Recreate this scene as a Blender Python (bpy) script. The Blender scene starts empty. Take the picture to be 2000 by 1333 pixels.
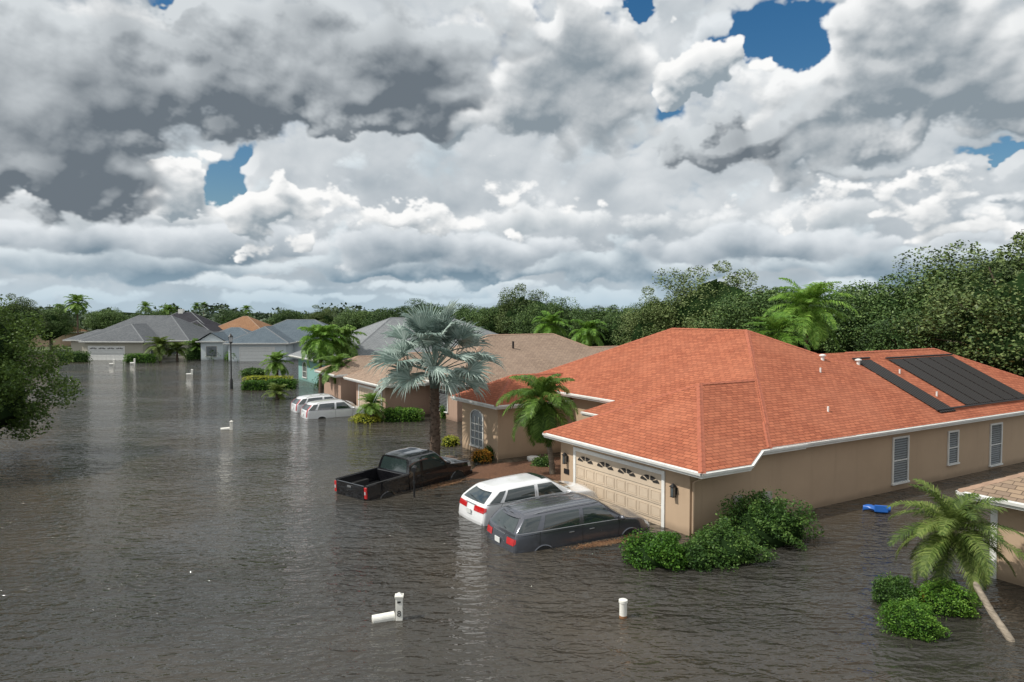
import bpy, math, random
import numpy as np
from mathutils import Vector, Matrix
R=math.radians
random.seed(7); rng=np.random.default_rng(7)
scene=bpy.context.scene; col=scene.collection
H=7.2; F=1400.0; PITCH=math.atan(54.5/1400)

# ------------------------------------------------ placement helper: photo measurement -> point on a level plane
def at(px,py,z=0.0):
    x=(px-1000)/F; y=(666.5-py)/F
    dy=math.cos(PITCH)+y*math.sin(PITCH); dz=-math.sin(PITCH)+y*math.cos(PITCH)
    t=(z-H)/dz
    return Vector((x*t,dy*t,z))

# ------------------------------------------------ node helpers
class NT:
    def __init__(s,tree): s.t=tree; s.n=tree.nodes; s.l=tree.links
    def node(s,typ,**kw):
        n=s.n.new(typ)
        for k,v in kw.items(): setattr(n,k,v)
        return n
    def put(s,sock,v):
        if v is None: return
        if isinstance(v,bpy.types.NodeSocket): s.l.new(v,sock)
        else:
            if isinstance(v,(tuple,list)) and len(v)==3 and sock.type=='RGBA': v=(*v,1)
            sock.default_value=v
    def m(s,op,a,b=None,c=None,clamp=False):
        n=s.node('ShaderNodeMath',operation=op); n.use_clamp=clamp
        for i,v in enumerate((a,b,c)): s.put(n.inputs[i],v)
        return n.outputs[0]
    def mix(s,f,a,b,bt='MIX'):
        n=s.node('ShaderNodeMixRGB',blend_type=bt)
        s.put(n.inputs[0],f); s.put(n.inputs[1],a); s.put(n.inputs[2],b); return n.outputs[0]
    def noise(s,vec,scale,detail=4,rough=.5,dist=0,out=0):
        n=s.node('ShaderNodeTexNoise'); s.put(n.inputs['Vector'],vec)
        n.inputs['Scale'].default_value=scale; n.inputs['Detail'].default_value=detail
        n.inputs['Roughness'].default_value=rough; n.inputs['Distortion'].default_value=dist
        return n.outputs[out]
    def ramp(s,f,stops):
        n=s.node('ShaderNodeValToRGB'); s.put(n.inputs[0],f)
        e=n.color_ramp.elements
        while len(e)<len(stops): e.new(.5)
        for i,(p,c) in enumerate(stops): e[i].position=p; e[i].color=(*c,1)
        return n.outputs[0]
    def smooth(s,v,a,b):
        n=s.node('ShaderNodeMapRange'); n.interpolation_type='SMOOTHSTEP'
        s.put(n.inputs[0],v); n.inputs[1].default_value=a; n.inputs[2].default_value=b
        return n.outputs[0]
    def bump(s,h,strength=.3,dist=.02):
        n=s.node('ShaderNodeBump'); n.inputs['Strength'].default_value=strength
        n.inputs['Distance'].default_value=dist; s.put(n.inputs['Height'],h); return n.outputs[0]

def newmat(name):
    m=bpy.data.materials.new(name); m.use_nodes=True
    t=NT(m.node_tree); b=m.node_tree.nodes['Principled BSDF']
    return m,t,b
def coords(t,which='Object'):
    return t.node('ShaderNodeTexCoord').outputs[which]
def plain(name,c,rough=.5,metal=0,spec=.5,var=.12,scale=3,coat=0,bump=0):
    m,t,b=newmat(name)
    n=t.noise(coords(t),scale,5,.6)
    k=t.ramp(n,[(.25,tuple(x*(1-var) for x in c)),(.75,tuple(min(1,x*(1+var)) for x in c))])
    t.put(b.inputs['Base Color'],k); b.inputs['Roughness'].default_value=rough; b.inputs['Metallic'].default_value=metal
    b.inputs['Specular IOR Level'].default_value=spec; b.inputs['Coat Weight'].default_value=coat; b.inputs['Coat Roughness'].default_value=.05
    if bump: t.put(b.inputs['Normal'],t.bump(t.noise(coords(t),scale*12,4),bump,.02))
    return m
def stucco(name,c):
    m,t,b=newmat(name); co=coords(t)
    n1=t.noise(co,.6,5,.6); n2=t.noise(co,40,3,.6)
    k=t.mix(t.m('MULTIPLY',n1,.6),tuple(x*.82 for x in c),tuple(min(1,x*1.18) for x in c))
    mp=t.node('ShaderNodeMapping'); t.put(mp.inputs[0],co); mp.inputs['Scale'].default_value=(3,3,.25)
    k=t.mix(t.m('MULTIPLY',t.smooth(t.noise(mp.outputs[0],1.0,5,.65),.5,.8),.22),k,tuple(x*.55 for x in c))
    sep=t.node('ShaderNodeSeparateXYZ'); t.put(sep.inputs[0],co)
    zz=t.m('ADD',sep.outputs[2],t.m('MULTIPLY',t.m('SUBTRACT',t.noise(co,1.5,4),.5),.25))
    st=t.m('SUBTRACT',1,t.smooth(zz,.02,.32))
    k=t.mix(t.m('MULTIPLY',st,.55),k,tuple(x*.4 for x in c))
    t.put(b.inputs['Base Color'],k); b.inputs['Roughness'].default_value=.85; b.inputs['Specular IOR Level'].default_value=.2
    t.put(b.inputs['Normal'],t.bump(n2,.35,.01)); return m
def shingle(name,c1,c2,c3,row=.155,wid=.31):
    m,t,b=newmat(name); uv=coords(t,'UV')
    br=t.node('ShaderNodeTexBrick'); t.put(br.inputs['Vector'],uv)
    br.offset=.37; br.offset_frequency=2; br.squash=1
    br.inputs['Scale'].default_value=1; br.inputs['Brick Width'].default_value=wid; br.inputs['Row Height'].default_value=row
    br.inputs['Mortar Size'].default_value=.012; br.inputs['Mortar Smooth'].default_value=.3; br.inputs['Bias'].default_value=-.1
    br.inputs['Color1'].default_value=(*c1,1); br.inputs['Color2'].default_value=(*c2,1); br.inputs['Mortar'].default_value=(*[x*.38 for x in c2],1)
    n=t.noise(coords(t),.45,5,.6); n2=t.noise(uv,9,3,.7)
    k=t.mix(t.m('MULTIPLY',t.smooth(n,.35,.7),.30),br.outputs[0],c3)
    k=t.mix(t.m('MULTIPLY',n2,.35),k,tuple(x*.75 for x in c1))
    mp=t.node('ShaderNodeMapping'); t.put(mp.inputs[0],uv); mp.inputs['Scale'].default_value=(1.4,.12,1)
    st=t.smooth(t.noise(mp.outputs[0],1.2,4,.6),.5,.75)
    k=t.mix(t.m('MULTIPLY',st,.24),k,tuple(x*.5 for x in c3))
    t.put(b.inputs['Base Color'],k); b.inputs['Roughness'].default_value=.9; b.inputs['Specular IOR Level'].default_value=.12
    h=t.m('ADD',t.m('MULTIPLY',br.outputs[1],-1),t.m('MULTIPLY',n2,.4))
    t.put(b.inputs['Normal'],t.bump(h,.6,.02)); return m
def leafmat(name,dark,mid,light,transl=.25,scale=.5):
    m,t,b=newmat(name)
    g=t.node('ShaderNodeNewGeometry'); co=coords(t)
    n=t.noise(co,scale,3,.6)
    f=t.m('ADD',t.m('MULTIPLY',g.outputs['Random Per Island'],.5),t.m('MULTIPLY',n,.7))
    oi=t.node('ShaderNodeObjectInfo')
    f=t.m('ADD',f,t.m('MULTIPLY',t.m('SUBTRACT',oi.outputs['Random'],.5),.30))
    k=t.ramp(f,[(.3,dark),(.6,mid),(.92,light)])
    t.put(b.inputs['Base Color'],k); b.inputs['Roughness'].default_value=.55; b.inputs['Specular IOR Level'].default_value=.3
    if transl:
        tr=t.node('ShaderNodeBsdfTranslucent'); t.put(tr.inputs[0],t.mix(.5,k,light))
        mx=t.node('ShaderNodeMixShader'); mx.inputs[0].default_value=transl
        t.l.new(b.outputs[0],mx.inputs[1]); t.l.new(tr.outputs[0],mx.inputs[2])
        t.l.new(mx.outputs[0],t.n['Material Output'].inputs[0])
    return m
def barkmat(name,c):
    m,t,b=newmat(name); co=coords(t)
    mp=t.node('ShaderNodeMapping'); t.put(mp.inputs[0],co); mp.inputs['Scale'].default_value=(3,3,14)
    n=t.noise(mp.outputs[0],1.5,6,.65)
    t.put(b.inputs['Base Color'],t.ramp(n,[(.3,tuple(x*.5 for x in c)),(.7,tuple(x*1.4 for x in c))]))
    b.inputs['Roughness'].default_value=.9; t.put(b.inputs['Normal'],t.bump(n,.8,.04)); return m
def paint(name,c,metal=0,rough=.22):
    m,t,b=newmat(name); co=coords(t)
    dirt=t.smooth(t.noise(co,2.2,6,.65),.45,.8)
    k=t.mix(t.m('MULTIPLY',dirt,.18),c,tuple(x*.6+.03 for x in c))
    t.put(b.inputs['Base Color'],k); b.inputs['Metallic'].default_value=metal
    t.put(b.inputs['Roughness'],t.m('ADD',rough,t.m('MULTIPLY',dirt,.12)))
    b.inputs['Coat Weight'].default_value=1; b.inputs['Coat Roughness'].default_value=.03; return m

M={}
M['stucco']=stucco('beige_stucco',(.50,.37,.255))
M['stucco_pink']=stucco('pinkish_stucco',(.42,.29,.22))
M['stucco_teal']=stucco('teal_stucco',(.24,.43,.40))
M['stucco_white']=stucco('white_stucco',(.62,.68,.71))
M['stucco_grey']=stucco('greige_stucco',(.46,.44,.37))
M['stucco_tan']=stucco('tan_stucco',(.46,.34,.24))
M['roof_orange']=shingle('orange_shingle',(.43,.145,.080),(.27,.082,.047),(.46,.185,.112))
M['roof_tan']=shingle('tan_shingle',(.35,.26,.195),(.24,.175,.135),(.39,.30,.235))
M['roof_grey']=shingle('grey_shingle',(.15,.16,.17),(.095,.105,.115),(.18,.19,.20))
M['roof_lightgrey']=shingle('light_grey_shingle',(.26,.275,.285),(.19,.205,.215),(.30,.31,.32))
M['roof_bluegrey']=shingle('blue_grey_shingle',(.13,.165,.195),(.09,.12,.145),(.17,.21,.235))
M['roof_dark']=shingle('dark_shingle',(.05,.05,.06),(.035,.035,.04),(.07,.07,.08))
M['roof_brown']=shingle('rust_shingle',(.32,.18,.10),(.24,.13,.08),(.36,.22,.13))
M['roof_mix']=shingle('mixed_brown_shingle',(.34,.25,.17),(.17,.125,.10),(.42,.33,.25),.17,.34)
M['cap']=plain('ridge_shingle',(.35,.105,.056),.85,var=.25,scale=6,bump=.4)
M['cap_tan']=plain('ridge_shingle_tan',(.30,.2,.14),.85,var=.2)
M['cap_grey']=plain('ridge_shingle_grey',(.15,.16,.17),.85,var=.2)
M['white']=plain('white_trim',(.74,.74,.71),.45,var=.1)
M['white_plastic']=plain('white_plastic',(.78,.77,.71),.4,var=.14,scale=5)
M['door']=plain('garage_door_paint',(.55,.45,.34),.5,var=.06)
M['door_white']=plain('white_door_paint',(.72,.73,.71),.5,var=.05)
M['dark']=plain('black_metal',(.015,.015,.016),.4)
M['rubber']=plain('rubber',(.018,.018,.018),.8)
M['rim']=plain('alloy',(.40,.41,.42),.3,metal=.8)
M['void']=plain('dark_opening',(.02,.018,.016),.9)
M['black_pipe']=plain('black_pipe',(.02,.02,.022),.5)
M['plate']=plain('plate',(.7,.72,.7),.4)
M['blue']=plain('blue_plastic',(.02,.12,.45),.35)
M['grey_box']=plain('grey_metal_box',(.42,.40,.36),.5)
M['digit']=plain('black_lettering',(.02,.02,.02),.6)
M['cedar']=plain('rust',(.25,.12,.05),.8)
def glass(name,c=(.012,.016,.018),rough=.04):
    m,t,b=newmat(name); n=t.noise(coords(t),1.2,3)
    t.put(b.inputs['Base Color'],t.mix(n,c,tuple(x*2.2 for x in c))); b.inputs['Roughness'].default_value=rough
    b.inputs['Specular IOR Level'].default_value=1.0; b.inputs['Coat Weight'].default_value=.7; return m
M['glass']=glass('tinted_glass',(.014,.022,.022)); M['house_glass']=glass('window_glass',(.05,.06,.065),.06)
m,t,b=newmat('blinds'); uv=coords(t,'UV'); w=t.node('ShaderNodeTexWave'); w.bands_direction='Y'; t.put(w.inputs[0],uv); w.inputs['Scale'].default_value=3.2
t.put(b.inputs['Base Color'],t.ramp(w.outputs[1],[(.2,(.03,.035,.04)),(.7,(.20,.22,.23))])); b.inputs['Roughness'].default_value=.15; b.inputs['Coat Weight'].default_value=.6; M['blinds']=m
m,t,b=newmat('red_lens'); t.put(b.inputs['Base Color'],t.mix(t.noise(coords(t),14,2),(.38,.008,.01),(.6,.03,.03))); b.inputs['Roughness'].default_value=.15; b.inputs['Coat Weight'].default_value=1; M['red']=m
m,t,b=newmat('clear_lens'); t.put(b.inputs['Base Color'],t.mix(t.noise(coords(t),14,2),(.5,.52,.55),(.8,.8,.8))); b.inputs['Roughness'].default_value=.12; b.inputs['Metallic'].default_value=.4; M['lens']=m
m,t,b=newmat('solar_mat'); uv=coords(t,'UV'); w=t.node('ShaderNodeTexWave'); w.bands_direction='X'; t.put(w.inputs[0],uv); w.inputs['Scale'].default_value=1.6
t.put(b.inputs['Base Color'],t.ramp(w.outputs[1],[(.15,(.010,.009,.009)),(.7,(.042,.038,.036))])); b.inputs['Roughness'].default_value=.6; b.inputs['Specular IOR Level'].default_value=.25; t.put(b.inputs['Normal'],t.bump(w.outputs[1],.8,.03)); M['solar']=m
M['van']=paint('grey_car_paint',(.12,.125,.145),.6,.2); M['whitecar']=paint('white_car_paint',(.74,.75,.76),0,.2); M['black']=paint('black_car_paint',(.008,.008,.010),0,.12)
M['bedliner']=plain('bed_liner',(.02,.02,.02),.7,bump=.4)
M['oak']=leafmat('oak_leaves',(.020,.045,.012),(.058,.118,.028),(.16,.24,.07),0)
M['oak_bright']=leafmat('near_oak_leaves',(.028,.058,.010),(.078,.145,.025),(.19,.275,.06),.25,.6)  # brighter green leaf tones for the oak at the left edge
M['tree_y']=leafmat('olive_leaves',(.028,.053,.014),(.085,.135,.034),(.20,.25,.09),0)
M['bush_bright']=leafmat('bright_shrub_leaves',(.022,.070,.008),(.068,.175,.018),(.19,.34,.045),.25,1.5)
M['bush_dark']=leafmat('dark_shrub_leaves',(.018,.050,.010),(.056,.13,.022),(.16,.26,.06),.25,1.5)
M['bush_yellow']=leafmat('yellow_shrub_leaves',(.12,.15,.01),(.30,.34,.03),(.5,.5,.06),.25,1.5)
M['bush_orange']=leafmat('croton_leaves',(.10,.08,.01),(.45,.16,.02),(.65,.40,.05),.25,2)
M['palm']=leafmat('palm_leaves',(.03,.07,.010),(.09,.18,.025),(.22,.35,.07),.3,.8)
M['palm_lime']=leafmat('lime_palm_leaves',(.045,.11,.010),(.12,.26,.03),(.27,.44,.08),.3,.8)
M['palm_dry']=leafmat('olive_palm_leaves',(.03,.06,.012),(.10,.16,.03),(.24,.30,.08),.3,.8)
M['silver']=leafmat('silver_palm_leaves',(.11,.17,.145),(.25,.335,.295),(.48,.58,.53),.2,.7)
M['far']=leafmat('hazed_wood_leaves',(.022,.044,.022),(.055,.092,.042),(.13,.175,.085),0,.05)  # distance haze painted into the leaf tones as extra blue
M['bark']=barkmat('bark',(.10,.075,.055)); M['palm_bark']=barkmat('palm_bark',(.13,.09,.065)); M['pale_bark']=barkmat('pale_palm_bark',(.26,.22,.17))
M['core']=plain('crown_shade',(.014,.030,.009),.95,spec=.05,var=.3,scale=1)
M['core_silver']=plain('crown_heart',(.10,.13,.11),.9)
m,t,b=newmat('mulch'); co=coords(t); n=t.noise(co,14,6,.75); t.put(b.inputs['Base Color'],t.ramp(n,[(.3,(.05,.022,.012)),(.55,(.15,.07,.035)),(.8,(.30,.16,.08))])); b.inputs['Roughness'].default_value=.85; t.put(b.inputs['Normal'],t.bump(n,1,.05)); M['mulch']=m
m,t,b=newmat('soil_ground'); co=coords(t); n=t.noise(co,.3,8,.65); t.put(b.inputs['Base Color'],t.ramp(n,[(.3,(.03,.045,.012)),(.55,(.06,.08,.025)),(.8,(.12,.11,.05))])); b.inputs['Roughness'].default_value=.95; M['land']=m
M['debris']=leafmat('floating_mulch',(.05,.022,.012),(.13,.062,.032),(.28,.17,.09),0,1)

# ------------------------------------------------ mesh builder
class MB:
    def __init__(s): s.v=[]; s.f=[]
    def add(s,vs,fs):
        o=len(s.v); s.v+= [tuple(p) for p in vs]; s.f+=[tuple(i+o for i in f) for f in fs]; return s
    def poly(s,pts): return s.add(pts,[tuple(range(len(pts)))])
    def box(s,x0,x1,y0,y1,z0,z1,mat=None):
        vs=[Vector((x,y,z)) for z in (z0,z1) for x,y in ((x0,y0),(x1,y0),(x1,y1),(x0,y1))]
        return s.add(vs,[(3,2,1,0),(4,5,6,7),(0,1,5,4),(1,2,6,5),(2,3,7,6),(3,0,4,7)])
    def tube(s,pts,rad,n=8,cap=True):
        pts=[Vector(p) for p in pts]; rings=[]
        if not isinstance(rad,(list,tuple)): rad=[rad]*len(pts)
        prev=None
        for i,p in enumerate(pts):
            d=(pts[min(i+1,len(pts)-1)]-pts[max(i-1,0)]).normalized()
            a=d.cross(Vector((0,0,1))) if abs(d.z)<.95 else d.cross(Vector((1,0,0)))
            if prev is not None: a=prev-d*prev.dot(d)
            a.normalize(); prev=a; b=d.cross(a)
            rings.append([p+(a*math.cos(k*2*math.pi/n)+b*math.sin(k*2*math.pi/n))*rad[i] for k in range(n)])
        vs=[v for r in rings for v in r]; fs=[]
        for i in range(len(pts)-1):
            for k in range(n): fs.append((i*n+k,i*n+(k+1)%n,(i+1)*n+(k+1)%n,(i+1)*n+k))
        if cap: fs.append(tuple(range(n))[::-1]); fs.append(tuple((len(pts)-1)*n+k for k in range(n)))
        return s.add(vs,fs)
    def grid(s,fn,nu,nv):
        vs=[fn(i/nu,j/nv) for i in range(nu+1) for j in range(nv+1)]
        return s.add(vs,[(i*(nv+1)+j,(i+1)*(nv+1)+j,(i+1)*(nv+1)+j+1,i*(nv+1)+j+1) for i in range(nu) for j in range(nv)])
    def build(s,name,mat,parent=None,smooth=False,bevel=0):
        me=bpy.data.meshes.new(name); me.from_pydata(s.v,[],s.f); me.update()
        uvl=me.uv_layers.new(name='uv')
        for p in me.polygons:
            n=p.normal
            tt=Vector((0,0,1)).cross(n)
            if tt.length<.02: tt=Vector((1,0,0))
            tt.normalize(); bb=n.cross(tt)
            for li in p.loop_indices:
                co=me.vertices[me.loops[li].vertex_index].co
                uvl.data[li].uv=(co.dot(tt),co.dot(bb))
        if smooth:
            me.polygons.foreach_set('use_smooth',[True]*len(me.polygons)); me.set_sharp_from_angle(angle=R(40))
        me.materials.append(mat)
        o=bpy.data.objects.new(name,me); col.objects.link(o)
        if parent: o.parent=parent
        if bevel:
            bv=o.modifiers.new('b','BEVEL'); bv.width=bevel; bv.segments=2; bv.limit_method='ANGLE'; bv.angle_limit=R(40)
        return o
def quads(name,V,mat,parent=None):
    V=np.asarray(V,dtype=np.float32).reshape(-1,3); n=len(V)//4
    me=bpy.data.meshes.new(name); me.vertices.add(n*4); me.vertices.foreach_set('co',V.ravel())
    me.loops.add(n*4); me.loops.foreach_set('vertex_index',np.arange(n*4,dtype=np.int32))
    me.polygons.add(n); me.polygons.foreach_set('loop_start',np.arange(0,n*4,4,dtype=np.int32))
    me.update(calc_edges=True); me.validate(); me.materials.append(mat)
    o=bpy.data.objects.new(name,me); col.objects.link(o)
    if parent: o.parent=parent
    return o
def tag(o,label,cat,group=None,kind=None):
    o['label']=label; o['category']=cat
    if group: o['group']=group
    if kind: o['kind']=kind
    return o
def struct(o): o['kind']='structure'; return o
def thing(name,label,cat,loc=(0,0,0),rz=0,group=None):
    o=bpy.data.objects.new(name,None); col.objects.link(o); o.location=loc; o.rotation_euler=(0,0,rz)
    o.empty_display_size=.3
    return tag(o,label,cat,group)
def copy_tree(o,parent=None):
    c=o.copy(); col.objects.link(c)
    if parent: c.parent=parent
    for ch in [x for x in bpy.data.objects if x.parent==o]: copy_tree(ch,c)
    return c

# ------------------------------------------------ sky: cumulus computed over azimuth and elevation
SUN=Vector((-.62,-.20,.76)).normalized()
def make_clouds():
    W,Hh=6144,1024
    g=np.random.default_rng(21)
    fy=np.fft.fftfreq(Hh)[:,None]; fx=np.fft.rfftfreq(W)[None,:]
    def band(lam,aspect=1.35):
        f=np.sqrt((fx*aspect)**2+fy**2)*lam
        filt=np.exp(-((np.log(np.maximum(f,1e-6)))**2)/(2*.42**2)); filt[0,0]=0
        n=np.fft.irfft2(np.fft.rfft2(g.standard_normal((Hh,W)).astype(np.float32))*filt,s=(Hh,W)).astype(np.float32)
        return n/n.std()
    lams=[420,210,105,56,30,16,8,4.5]; B=[band(l) for l in lams]
    yy=np.arange(Hh)/Hh; xx=(np.arange(W)+.5)/W*2*np.pi-np.pi
    YY=yy[:,None].astype(np.float32); XX=xx[None,:].astype(np.float32)
    def P(px,py):
        return math.atan((px-1000)/1400), math.sin(math.atan((612-py)/math.hypot(1400,px-1000)))
    wx=(B[2]*.012+B[3]*.008+B[4]*.004+B[5]*.002); wy=np.roll(B[2],(300,900),(0,1))*.009+np.roll(B[3],(100,700),(0,1))*.006+np.roll(B[4],(100,700),(0,1))*.003+B[6]*.001
    def env(lst,base=0.):
        e=np.full((Hh,W),base,np.float32)
        for px,py,sx,sy,a in lst:
            x0,z0=P(px,py); sx/=1400; sy/=1400
            c0=np.searchsorted(xx,x0-sx*3.2); c1=np.searchsorted(xx,x0+sx*3.2)
            r0=max(0,int((z0-sy*3.2)*Hh)); r1=min(Hh,int((z0+sy*3.2)*Hh)+1)
            dx=(XX[:,c0:c1]+wx[r0:r1,c0:c1]-x0)/sx; dy=(YY[r0:r1]+wy[r0:r1,c0:c1]-z0)/sy
            dy=np.where(dy<0,dy*1.35,dy)
            e[r0:r1,c0:c1]+=a*np.exp(-(dx*dx+dy*dy)**1.25)
        return e
    def ss(v,a,b): t=np.clip((v-a)/(b-a),0,1); return t*t*(3-2*t)
    def billow(start,shift,rough=.62,k=8):
        out=np.zeros((Hh,W),np.float32); a=1.; tot=0
        for i in range(start,min(len(B),start+k)):
            n=np.roll(B[i],(shift[0]*(i+1),shift[1]*(i+3)),(0,1)); out+=a*(np.abs(n)-.8); tot+=a; a*=rough
        return out/tot
    rgb=np.zeros((Hh,W,3),np.float32); al=np.zeros((Hh,W),np.float32)
    tone=.5+.16*np.roll(B[1],(200,1500),(0,1))+.12*np.roll(B[2],(77,333),(0,1))+.07*B[3]
    def layer(D,soft,L,kocc,bright,dark,emb=1.,amax=1.,extra=0.,tn=.25):
        nonlocal rgb,al
        a=ss(D,0,soft)*amax
        t=np.clip(D,0,.8)
        occ=np.zeros_like(t); acc=np.zeros(W,np.float32); dec=math.exp(-1/L)
        for r in range(Hh-1,-1,-1):
            if r%3==0: acc=np.roll(acc,1)
            acc=acc*dec+t[r]*(1-dec); occ[r]=acc
        lit=np.exp(-kocc*occ)
        e1=(D-np.roll(np.roll(D,-5,0),3,1))*.45+(D-np.roll(np.roll(D,-13,0),7,1))*.75
        s=np.clip(lit+np.clip(e1*emb,-.30,.26)-tn*(tone-.3)-extra,0,1)
        s=s[...,None]; c=np.array(dark,np.float32)*(1-s)+np.array(bright,np.float32)*s
        rgb=rgb*(1-a[...,None])+c*a[...,None]; al=al*(1-a)+a
    holes=[(452,348,32,52,-1.4),(1500,95,95,46,-1.5),(1560,50,55,34,-.9),(1985,312,80,14,-.8),(1240,8,80,14,-.7),(380,12,50,12,-.6),(1990,400,40,12,-.6),(1300,200,26,26,-.4)]
    hol=env(holes)+np.minimum(env(holes),0)*.35*billow(2,(91,17),.7); low=ss(.16-YY,0,.08)
    D=.46+.14*B[0]+.24*billow(1,(37,411),.55)+hol+low*.5
    layer(D,.36,50,1.4,(.84,.865,.88),(.34,.40,.45),.7,tn=.45)
    for i,(py,th,cov,br,dk) in enumerate([(585,16,.04,(.74,.82,.86),(.52,.63,.71)),(560,18,.05,(.78,.84,.87),(.40,.50,.58)),(528,24,.30,(.70,.77,.81),(.17,.25,.32)),(488,34,.24,(.78,.82,.85),(.20,.27,.33)),(440,34,.04,(.88,.90,.91),(.27,.34,.39))]):
        z0=P(1000,py)[1]; e=np.exp(-((YY+wy*.3-z0)/(th/1400))**2)*.62-.5+cov
        if i==2: e=e+env([(1000,508,620,40,.45)])
        D=e+.17*np.roll(B[1],(i*53,i*777),(0,1))+.20*billow(2,(19+i*7,233+i*91),.55)+hol*.5
        layer(D,.20,26,2.8,br,dk,.55,tn=.4)
    mid=[(515,440,75,62,1.0),(345,385,80,60,1.0),(1375,150,78,72,1.35),(1300,180,40,30,.6),(880,430,150,46,.7),(1170,420,80,38,.7),(1560,400,200,42,.6),(1900,450,150,40,.7),(1880,360,150,40,.6),(700,420,120,34,.6),(1010,360,120,46,.7),(240,330,110,50,.6),(620,380,110,36,.7)]
    D=env(mid,-.52)+.26*billow(1,(61,173),.55)+.11*billow(3,(11,97),.6)+.08*B[1]+hol*.25
    layer(D,.18,34,2.8,(.98,.98,.97),(.30,.36,.405),.9,tn=.35)
    near=[(1130,170,200,120,1.1),(1000,40,220,60,.8),(1790,130,260,110,1.1),(1640,230,180,80,.9),(1930,230,120,70,.8),(840,230,190,70,.9),(240,100,200,120,.9),(1720,20,200,50,.7),(1560,330,140,40,.7),(1180,300,120,50,.6)]
    D=env(near,-.50)+.32*billow(1,(83,59),.56)+.14*B[1]+hol*.8
    layer(D,.32,70,2.4,(.94,.95,.95),(.25,.30,.34),.75,tn=.5)
    dark=[(60,190,240,170,1.5),(40,370,200,55,1.2),(600,120,260,120,1.5),(770,230,190,62,1.2),(430,220,160,80,1.1),(1385,300,140,46,1.4),(1460,255,130,40,.9),(1240,285,90,30,.7),(1860,80,130,44,.8),(1700,335,190,28,.7),(920,110,150,80,.9),(1620,190,120,40,.5),(1560,20,90,20,.5)]
    D=env(dark,-.55)+.26*billow(1,(29,313),.55)+.14*np.roll(B[0],500,1)+hol*.9
    layer(D,.50,80,1.7,(.66,.70,.725),(.15,.18,.21),.85,extra=.04,tn=.6)
    out=ss(np.abs(XX),.75,1.0)*np.ones_like(YY)+ss(YY,.46,.60)*np.ones_like(XX); out=np.clip(out,0,1)
    D=out*(.35+.35*B[0]+.35*billow(1,(7,501)))-(1-out)*.5
    layer(D,.25,90,1.2,(1.05,1.05,1.04),(.42,.47,.51))  # clouds outside the view, brightened to lighten the water's reflections
    img=bpy.data.images.new('cloud_field',W,Hh,alpha=True,float_buffer=True); img.colorspace_settings.name='Non-Color'
    px=np.concatenate([rgb/np.maximum(al,1e-3)[...,None],al[...,None]],2).astype(np.float32)
    img.pixels.foreach_set(px.ravel()); img.update(); img.pack()
    return img
w=bpy.data.worlds.new("World"); scene.world=w; w.use_nodes=True
t=NT(w.node_tree); bg=t.n['Background']
sky=t.node('ShaderNodeTexSky',sky_type='NISHITA'); sky.sun_disc=False; sky.sun_elevation=math.asin(SUN.z); sky.sun_rotation=math.atan2(SUN.x,SUN.y); sky.air_density=1.2; sky.dust_density=.6; sky.ozone_density=2.5
gen=coords(t,'Generated'); sp=t.node('ShaderNodeSeparateXYZ'); t.put(sp.inputs[0],gen)
X,Y,Z=sp.outputs
u=t.m('MULTIPLY_ADD',t.m('ARCTAN2',X,Y),1/(2*math.pi),.5); el=t.m('MAXIMUM',Z,0.0005)
cb=t.node('ShaderNodeCombineXYZ'); t.put(cb.inputs[0],u); t.put(cb.inputs[1],t.m('MINIMUM',el,.999))
im=t.node('ShaderNodeTexImage'); im.image=make_clouds(); im.extension='EXTEND'; im.image.alpha_mode='CHANNEL_PACKED'; t.put(im.inputs[0],cb.outputs[0])
cc=t.mix(1,im.outputs[0],(10,10,10),'MULTIPLY')
hsv=t.node('ShaderNodeHueSaturation'); hsv.inputs['Saturation'].default_value=1.4; hsv.inputs['Value'].default_value=.78; t.put(hsv.inputs['Color'],sky.outputs[0])
base=t.mix(im.outputs[1],hsv.outputs[0],cc)
haze=t.m('SUBTRACT',1,t.smooth(el,.0,.07))
base=t.mix(t.m('MULTIPLY',haze,.68),base,(4.3,5.7,6.7))
t.put(bg.inputs[0],base); bg.inputs[1].default_value=.1
w.cycles.sampling_method='MANUAL'; w.cycles.sample_map_resolution=512

sl=bpy.data.lights.new('sun','SUN'); sl.energy=4.0; sl.angle=R(.7); sl.color=(1,.95,.87)
so=bpy.data.objects.new('sun',sl); col.objects.link(so); so.rotation_euler=(-SUN).to_track_quat('-Z','Y').to_euler()

cam=bpy.data.cameras.new('camera'); cam.lens=36*F/2000; cam.sensor_width=36; cam.clip_end=6000
co_=bpy.data.objects.new('camera',cam); col.objects.link(co_); co_.location=(0,0,H); co_.rotation_euler=(R(90)-PITCH,0,0); scene.camera=co_
scene.view_settings.view_transform='Standard'; scene.view_settings.look='None'; scene.view_settings.exposure=0

# ------------------------------------------------ water and ground
m,t,b=newmat('flood_water'); co=coords(t)
def mapped(sx,sy,rz):
    mp=t.node('ShaderNodeMapping'); t.put(mp.inputs[0],co); mp.inputs['Scale'].default_value=(sx,sy,1); mp.inputs['Rotation'].default_value=(0,0,R(rz)); return mp.outputs[0]
n1=t.noise(mapped(.95,2.0,20),1.5,2,.5,.7); n1b=t.noise(mapped(1.0,1.9,-24),2.5,2,.5,.5); n2=t.noise(mapped(1.2,2.0,-10),5.0,2,.5,.3); n3=t.noise(mapped(1,1.3,5),.25,2,.5)
calm=t.m('ADD',.40,t.m('MULTIPLY',t.smooth(t.noise(mapped(1,2.2,30),.055,4,.6),.38,.62),.95))
h=t.m('ADD',t.m('MULTIPLY',n1,1.0),t.m('ADD',t.m('MULTIPLY',n1b,.6),t.m('MULTIPLY',n2,.20))); h=t.m('ADD',t.m('MULTIPLY',h,calm),t.m('MULTIPLY',n3,.4))
t.put(b.inputs['Normal'],t.bump(h,1,.215))
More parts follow.
